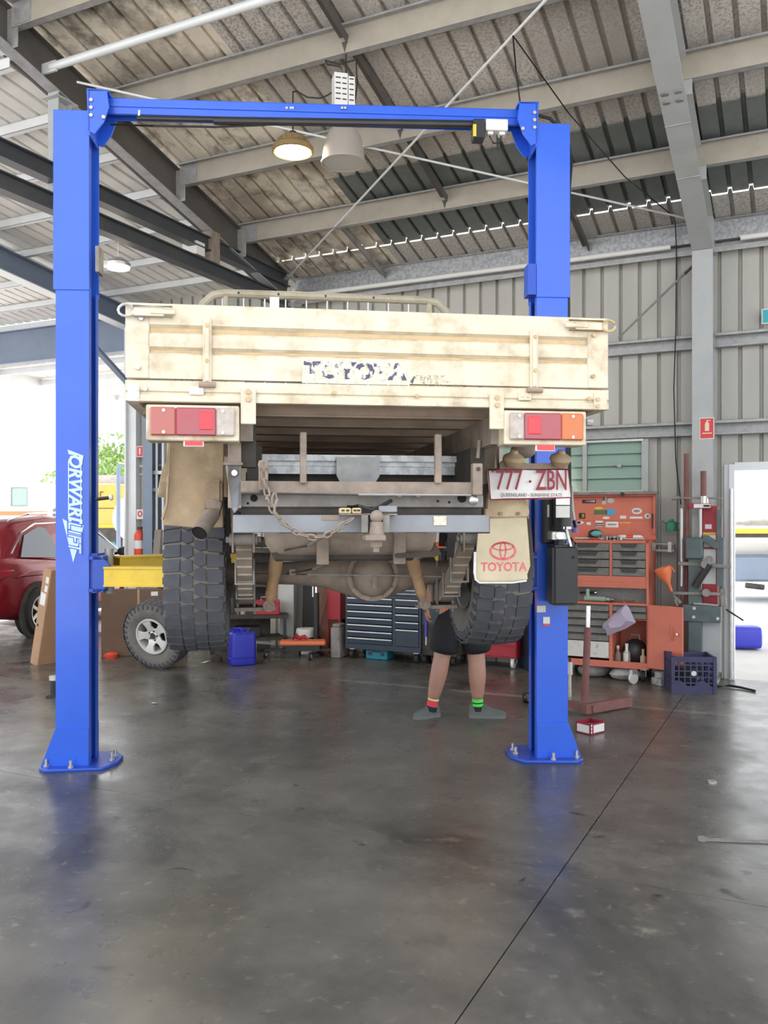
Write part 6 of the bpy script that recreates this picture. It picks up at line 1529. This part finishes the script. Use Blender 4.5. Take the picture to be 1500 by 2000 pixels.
# ------------------------------------------------------------------ yard beyond the open side
def bld(label,name,cat,x,y,rz=0): return thing(name,label,cat,(x,y,0),rz)
q=P(55,1000,27); tk=bld('white truck with orange striped cab parked in the sunny yard','white_truck','truck',q.x,27,R(0))
MB().box(-1.4,1.0,-.8,1.0,.7,2.75).build('truck_cab',m_white,tk,bevel=.08,segs=2)
MB().box(-1.41,.9,-.81,-.79,1.72,1.9).build('cab_stripe',m_orangep,tk)
f=MB().tube([(-.18,-.83,2.62),(.3,-.83,2.62),(.3,-.83,2.05),(-.18,-.83,2.05),(-.18,-.83,2.62)],.025,6).build('window_frame',m_galv_d,tk); MB().box(-.16,.28,-.815,-.8,2.07,2.6).build('cab_window',m_glass_g,f)
MB().box(-.95,-.75,-.815,-.8,1.95,2.05).build('cab_vent',m_dark,tk)
MB().box(1.05,1.3,-.6,.9,.9,2.0).build('truck_deck',m_fascia,tk)
for xx in (-.9,.6): MB().cyl((xx,-.8,.5),(xx,-.45,.5),.5,n=24).build('wheel',m_black,tk); MB().cyl((xx,.65,.5),(xx,1.0,.5),.5,n=24).build('wheel',m_black,tk)
q=P(214,1000,24); ex_=bld('yellow excavator behind the red car in the yard','excavator','excavator',q.x,24,R(0))
MB().box(-.6,.36,-.6,1.4,1.42,2.62).build('engine_cover',m_cat,ex_,bevel=.03)
MB().box(.36,.75,-.55,1.4,1.42,2.6).build('side_cover',m_cat,ex_,bevel=.02)
for z in (1.95,): MB().box(-.6,.34,-.61,-.6,z-.01,z+.01).build('panel_seam',m_dark,ex_)
MB().box(-.62,.36,-.63,-.6,1.42,1.5).build('yellow_edge',m_yellow,ex_)
MB().box(-.9,1.0,-.7,1.4,.9,1.42).build('turntable',m_dark,ex_)
MB().box(-1.3,1.2,-.9,-.4,0,.8).box(-1.3,1.2,1.1,1.6,0,.8).build('track',m_black,ex_,bevel=.2,segs=3)
MB().box(-.9,.3,-.3,.3,2.62,2.86).build('hand_rail_deck',m_galv_d,ex_); MB().box(.3,.9,-.3,.3,2.6,2.84).build('muffler_box',m_fascia,ex_)
text('machine_lettering','er',.3,m_dark,ex_,TM((-.1,-.606,2.36),(1,0,0),(0,0,1)),.003,0,1.0)
q=P(262,1010,20); tn=bld('white cylindrical tank lying on a cradle by the far jamb','storage_tank','tank',q.x+.05,20,R(0))
MB().cyl((0,0,1.68),(0,3.2,1.68),.56,n=40).build('tank_shell',m_cyl_w,tn,bevel=.03); MB().box(-.4,.4,.3,.5,0,1.2).box(-.4,.4,2.6,2.8,0,1.2).build('tank_cradle',m_galv_d,tn)
MB().tube([(-.05,-.3,2.9),(-.28,-.3,2.9),(-.32,-.3,2.8),(-.32,-.3,1.2),(-.3,-.3,.0)],.05,8).build('tank_pipe',m_fascia,tn)
q=P(218,1090,17); bt=bld('teal and black drum set standing by the car','drum_set','drum',q.x,17); MB().cyl((0,0,0),(0,0,.95),.22,n=20).build('drum_body',m_blackp,bt); MB().cyl((0,0,.95),(0,0,1.2),.2,.05,n=20).build('drum_funnel',m_teal,bt); MB().box(.35,.75,-.2,.2,0,.95).build('bin_body',m_dark,bt)
def tree(px,py,Y,r_,h0,label):
    q=P(px,py,Y); t=thing('leafy_tree',label,'tree',(q.x,Y,0),0,group='trees beyond the yard')
    MB().cyl((0,0,0),(.2,0,q.z),.22,.1,n=10).build('trunk',m_dust,t)
    rnd=random.Random(int(px)); m=MB()
    for _ in range(1400):
        while True:
            p=V((rnd.uniform(-1,1),rnd.uniform(-1,1),rnd.uniform(-1,1)))
            if p.length<1 and p.length>.25: break
        lump=1+.22*sin(5*p.x+2)*cos(4*p.y+1)+.15*sin(7*p.z)
        p=V((p.x*r_*1.5*lump,p.y*r_*lump,q.z+p.z*r_*lump)); s_=rnd.uniform(.1,.24)
        a=V((rnd.gauss(0,1),rnd.gauss(0,1),rnd.gauss(0,1))).normalized(); b=a.cross(V((rnd.random(),1,.3))).normalized()
        m.add([p-a*s_,p+b*s_*.5,p+a*s_,p-b*s_*.5],[(0,1,2,3)])
    o=m.build('crown',m_foliage,t,smooth=False); o['kind']='stuff'
tree(228,918,52,1.9,0,'pale leafy tree standing beyond the excavator')
tree(196,950,60,2.6,0,'lower leafy tree behind the storage tank')
# ------------------------------------------------------------------ outside the side door
q=P(1455,1060,17)
fb=thing('flatbed_truck','flatbed truck with yellow edged white deck outside the side door','truck',(q.x,17,0),R(-4))
zf=lambda py: CH-(py-HOR)*17/FPX
MB().box(-.4,4.5,0,2.3,zf(1060),zf(1050)).build('deck',m_white,fb); MB().box(-.4,4.5,-.03,0,zf(1042),zf(1033)).build('deck_edge',m_yellow,fb); MB().box(-.4,4.5,0,.06,zf(1050),zf(1042)).build('deck_rail',m_dark,fb)
MB().box(-.4,4.5,.0,.04,zf(1033),zf(1027)).build('rope_rail',m_white,fb)
MB().box(-.3,3.5,.5,1.8,zf(1140),zf(1086)).build('fuel_tank',m_fascia,fb,bevel=.05); MB().box(-.4,4.5,.8,1.5,zf(1086),zf(1060)).build('chassis',m_white,fb)
MB().cyl((.15,.4,zf(1146)),(.5,.4,zf(1150)),.06,n=10).build('drain_pipe',m_dark,fb)
for xx in (2.2,3.4):
    MB().cyl((xx,.0,.5),(xx,.4,.5),.5,n=28).build('wheel',m_black,fb); MB().cyl((xx,1.9,.5),(xx,2.3,.5),.5,n=28).build('wheel',m_black,fb)
m=MB(); m.sphere((.6,1.0,zf(1020)),.3,14,8,(1.9,.8,.38)); o=m.build('load',m_dust2,fb)
g=G(1462,1269)
bd=thing('blue_jerry_can','blue plastic drum lying on its side outside the side door','drum',(g.x,g.y+.16,0),R(-12))
m=MB(); secs=[]
for x,k in ((-.2,.8),(-.185,.95),(-.12,1),(.12,1),(.185,.97),(.2,.85)): secs.append([(x,p[0]*k,p[1]*k+.145) for p in [(q_[0],q_[1]) for q_ in rrect(.15,.14,.06,0)]])
m.loft(secs); m.build('drum_body',m_drum2,bd)
for z in (.09,.14,.19): MB().box(.2,.206,-.08,.1,z,z+.022).build('drum_rib',m_drum,bd,bevel=.003)
MB().cyl((-.2,0,.145),(-.23,0,.145),.03,n=14).build('drum_cap',m_blackp,bd)
# ------------------------------------------------------------------ the mechanic, standing behind the far wheel
PY = 7.2
def pp(px,py,dy=0): q=P(px,py,PY); return V((q.x,PY+dy,q.z))
def skin(name,verts,edges,radii,mt,parent,loc,levels=2,root=0):
    me=bpy.data.meshes.new(name); me.from_pydata([tuple(V(v)-V(loc)) for v in verts],edges,[])
    o=bpy.data.objects.new('tmp',me); COL.objects.link(o)
    md=o.modifiers.new('s','SKIN'); md.use_smooth_shade=True
    sv=me.skin_vertices[0].data
    for i,r_ in enumerate(radii):
        sv[i].radius=r_ if isinstance(r_,tuple) else (r_,r_); sv[i].use_root=(i==root)
    sd=o.modifiers.new('d','SUBSURF'); sd.levels=levels; sd.render_levels=levels
    bpy.context.view_layer.update()
    m2=bpy.data.meshes.new_from_object(o.evaluated_get(bpy.context.evaluated_depsgraph_get())); m2.name=name
    bpy.data.objects.remove(o); m2.materials.clear(); m2.materials.append(mt); m2.shade_smooth()
    r=bpy.data.objects.new(name,m2); COL.objects.link(r)
    if parent: r.parent=parent
    return r
LA,LK=V((.40,PY,.11)),V((.478,PY-.02,.50)); RA,RK=V((.775,PY,.11)),V((.765,PY-.01,.50))
LH,RH=V((.545,PY+.02,.90)),V((.735,PY+.02,.90)); PV=V((.64,PY+.02,.96))
loc=V((.6,PY,0))
per=thing('person','mechanic in orange shirt, black shorts and grey shoes working under the truck','person',tuple(loc))
vs=[PV,LH,LK,LK.lerp(LA,.35)+V((.0,-.025,0)),LA+V((0,0,.02)),RH,RK,RK.lerp(RA,.35)+V((0,-.025,0)),RA+V((0,0,.02)),
    PV+V((0,0,.2)),PV+V((0,-.0,.38)),PV+V((0,.01,.50)),PV+V((0,.02,.57)),PV+V((0,.03,.66)),PV+V((0,.035,.76)),
    V((.435,PY+.02,1.40)),V((.40,PY+.0,1.12)),V((.365,PY+.03,.90)),
    V((.84,PY+.04,1.40)),V((.88,PY+.22,1.24)),V((.80,PY+.40,1.40))]
ed=[(0,1),(1,2),(2,3),(3,4),(0,5),(5,6),(6,7),(7,8),(0,9),(9,10),(10,11),(11,12),(12,13),(13,14),(10,15),(15,16),(16,17),(10,18),(18,19),(19,20)]
rd=[(.15,.105),.1,.074,.08,.05,.1,.074,.082,.05,(.135,.095),(.165,.10),.075,.055,(.078,.092),(.062,.078),.055,.042,.03,.055,.042,.03]
body=skin('body',vs,ed,rd,m_skin,per,loc)
# head details (looking away, up at the axle)
hc=PV+V((0,.03,.68))-loc
for s_ in (-1,1):
    MB().sphere(hc+V((s_*.078,-.0,.0)),.026,10,8,(.4,.7,1.1)).build('ear',m_skin,per)
    MB().sphere(hc+V((s_*.03,.083,.02)),.012,10,8).build('eye',m_white,per)
MB().sphere(hc+V((0,.098,-.01)),.016,10,8,(.8,1.1,1.5)).build('nose',m_skin,per)
MB().sphere(hc+V((0,.083,-.05)),.02,10,6,(1.2,.4,.3)).build('mouth',mat('lips',H('9a5a52'),.6),per)
m=MB(); m.sphere(hc+V((0,-.012,.045)),.096,18,12,(.92,1.02,1.0)); m.v=[V((p.x,p.y,max(p.z,hc.z-.04 if p.y<hc.y else hc.z+.05))) for p in m.v]; m.build('hair',m_hair,per)
# hand with five fingers closed on the tool
def hand(wr,dirv,side,nm):
    d=V(dirv).normalized(); s=V(side).normalized(); n=d.cross(s).normalized()
    vs=[wr,wr+d*.045,wr+d*.085]; ed=[(0,1),(1,2)]; rd=[(.026,.02),(.036,.018),(.037,.016)]
    for k,(off_,L_) in enumerate(((-.03,.062),(-.01,.072),(.011,.068),(.03,.055))):
        b=wr+d*.075+s*off_; i=len(vs)
        vs+=[b,b+d*L_*.45+n*.010,b+d*L_*.55+n*.034,b+d*L_*.25+n*.045]; rd+=[.0105,.0095,.009,.0075]; ed+=[(1,i),(i,i+1),(i+1,i+2),(i+2,i+3)]
    i=len(vs); b=wr+d*.03-s*.032; vs+=[b,b+d*.03-s*.022+n*.012,b+d*.055-s*.012+n*.03]; rd+=[.012,.011,.009]; ed+=[(0,i),(i,i+1),(i+1,i+2)]
    return skin(nm,vs,ed,rd,m_skin,per,loc,levels=1)
hand(V((.365,PY+.03,.90)),(-.06,.02,-1),(0,1,0),'hand')
hand(V((.80,PY+.40,1.40)),(-.3,.4,.9),(1,0,0),'hand')
# shorts and shirt
vs=[PV+V((0,0,-.02)),LH+V((.0,0,-.05)),LK+V((.02,0,.10)),LK+V((.005,-.0,.02)),RH+V((0,0,-.05)),RK+V((-.0,0,.10)),RK+V((.01,0,.02)),PV+V((0,0,.05))]
shorts=skin('shorts',vs,[(0,1),(1,2),(2,3),(0,4),(4,5),(5,6),(0,7)],[(.2,.14),(.155,.145),(.15,.135),(.15,.135),(.155,.145),(.145,.135),(.145,.135),(.175,.125)],m_short,per,loc)
vs=[PV+V((0,0,.1)),PV+V((-.015,-.02,-.10)),PV+V((0,0,.25)),PV+V((0,0,.4)),PV+V((0,.005,.49)),V((.43,PY+.02,1.39)),V((.405,PY,1.18)),V((.85,PY+.05,1.39)),V((.875,PY+.17,1.28))]
shirt=skin('shirt',vs,[(0,1),(0,2),(2,3),(3,4),(3,5),(5,6),(3,7),(7,8)],[(.2,.14),(.235,.17),(.175,.12),(.185,.12),(.085,.075),.078,.068,.078,.066],m_orange_sh,per,loc)
# socks and shoes
def rings(c0,c1,r0,r1): return MB().cyl(V(c0)-loc,V(c1)-loc,r0,r1,n=18)
for A,K,bands in ((LA,LK,((.055,.095,m_sock_b),(.095,.145,m_sock_r),(.145,.16,m_sock_y))),(RA,RK,((.055,.095,m_sock_b),(.095,.118,m_sock_g),(.118,.128,m_sock_b),(.128,.155,m_sock_g)))):
    base=None
    for z0,z1,mt in bands:
        p0=A.lerp(K,(z0-.11)/.39); p1=A.lerp(K,(z1-.11)/.39)
        o=rings(p0,p1,.047,.046).build('sock',mt,per)
def shoe(heel,toe,w_):
    h,t=V(heel),V(toe); d=(t-h); L_=d.length; d.normalize(); s=V((-d.y,d.x,0))
    prof=[(0,.55,.08),(.03,.82,.105),(.18,.92,.118),(.34,.9,.115),(.48,.95,.098),(.64,1.05,.08),(.82,.98,.066),(.94,.7,.055),(1.0,.3,.042)]
    secs=[]; sole=[]
    for f,wf,hh in prof:
        c_=h+d*L_*f-loc; ww=w_*wf
        secs.append([c_+s*ww*cos(a)*(1 if sin(a)<.3 else .85)+V((0,0,.022+(hh-.02)*max(0,sin(a)))) for a in [pi*i/8 for i in range(9)]])
        sole.append([c_+s*ww*1.06+V((0,0,0)),c_+s*ww*1.06+V((0,0,.026)),c_-s*ww*1.06+V((0,0,.026)),c_-s*ww*1.06])
    o=MB().loft(secs).build('shoe',m_shoe,per); MB().loft(sole).build('shoe_sole',m_sole,o)
    lm=MB()
    for f in (.38,.46,.54): c_=h+d*L_*f-loc+V((0,0,.098-(f-.38)*.16)); lm.tube([c_-s*.03,c_+V((0,0,.006)),c_+s*.03],.004,5)
    lm.build('shoe_lace',m_shoe,o)
shoe((.455,PY+.05,0),(.245,PY-.08,0),.046)
shoe((.70,PY+.0,0),(1.005,PY-.02,0),.046)
# tool in the hand
q=pp(833,1205,.05); o=MB().cyl((.355,PY+.055,.83),(.352,PY+.05,.66),.014,n=12).build('torch_tool',mat('tool_blue',H('3a44a8'),.4)); tag(o,'thin blue hand tool held downwards by the mechanic','tool')
MB().cyl((.352,PY+.05,.66),(.351,PY+.05,.59),.007,n=8).build('tool_tip',m_white,o)
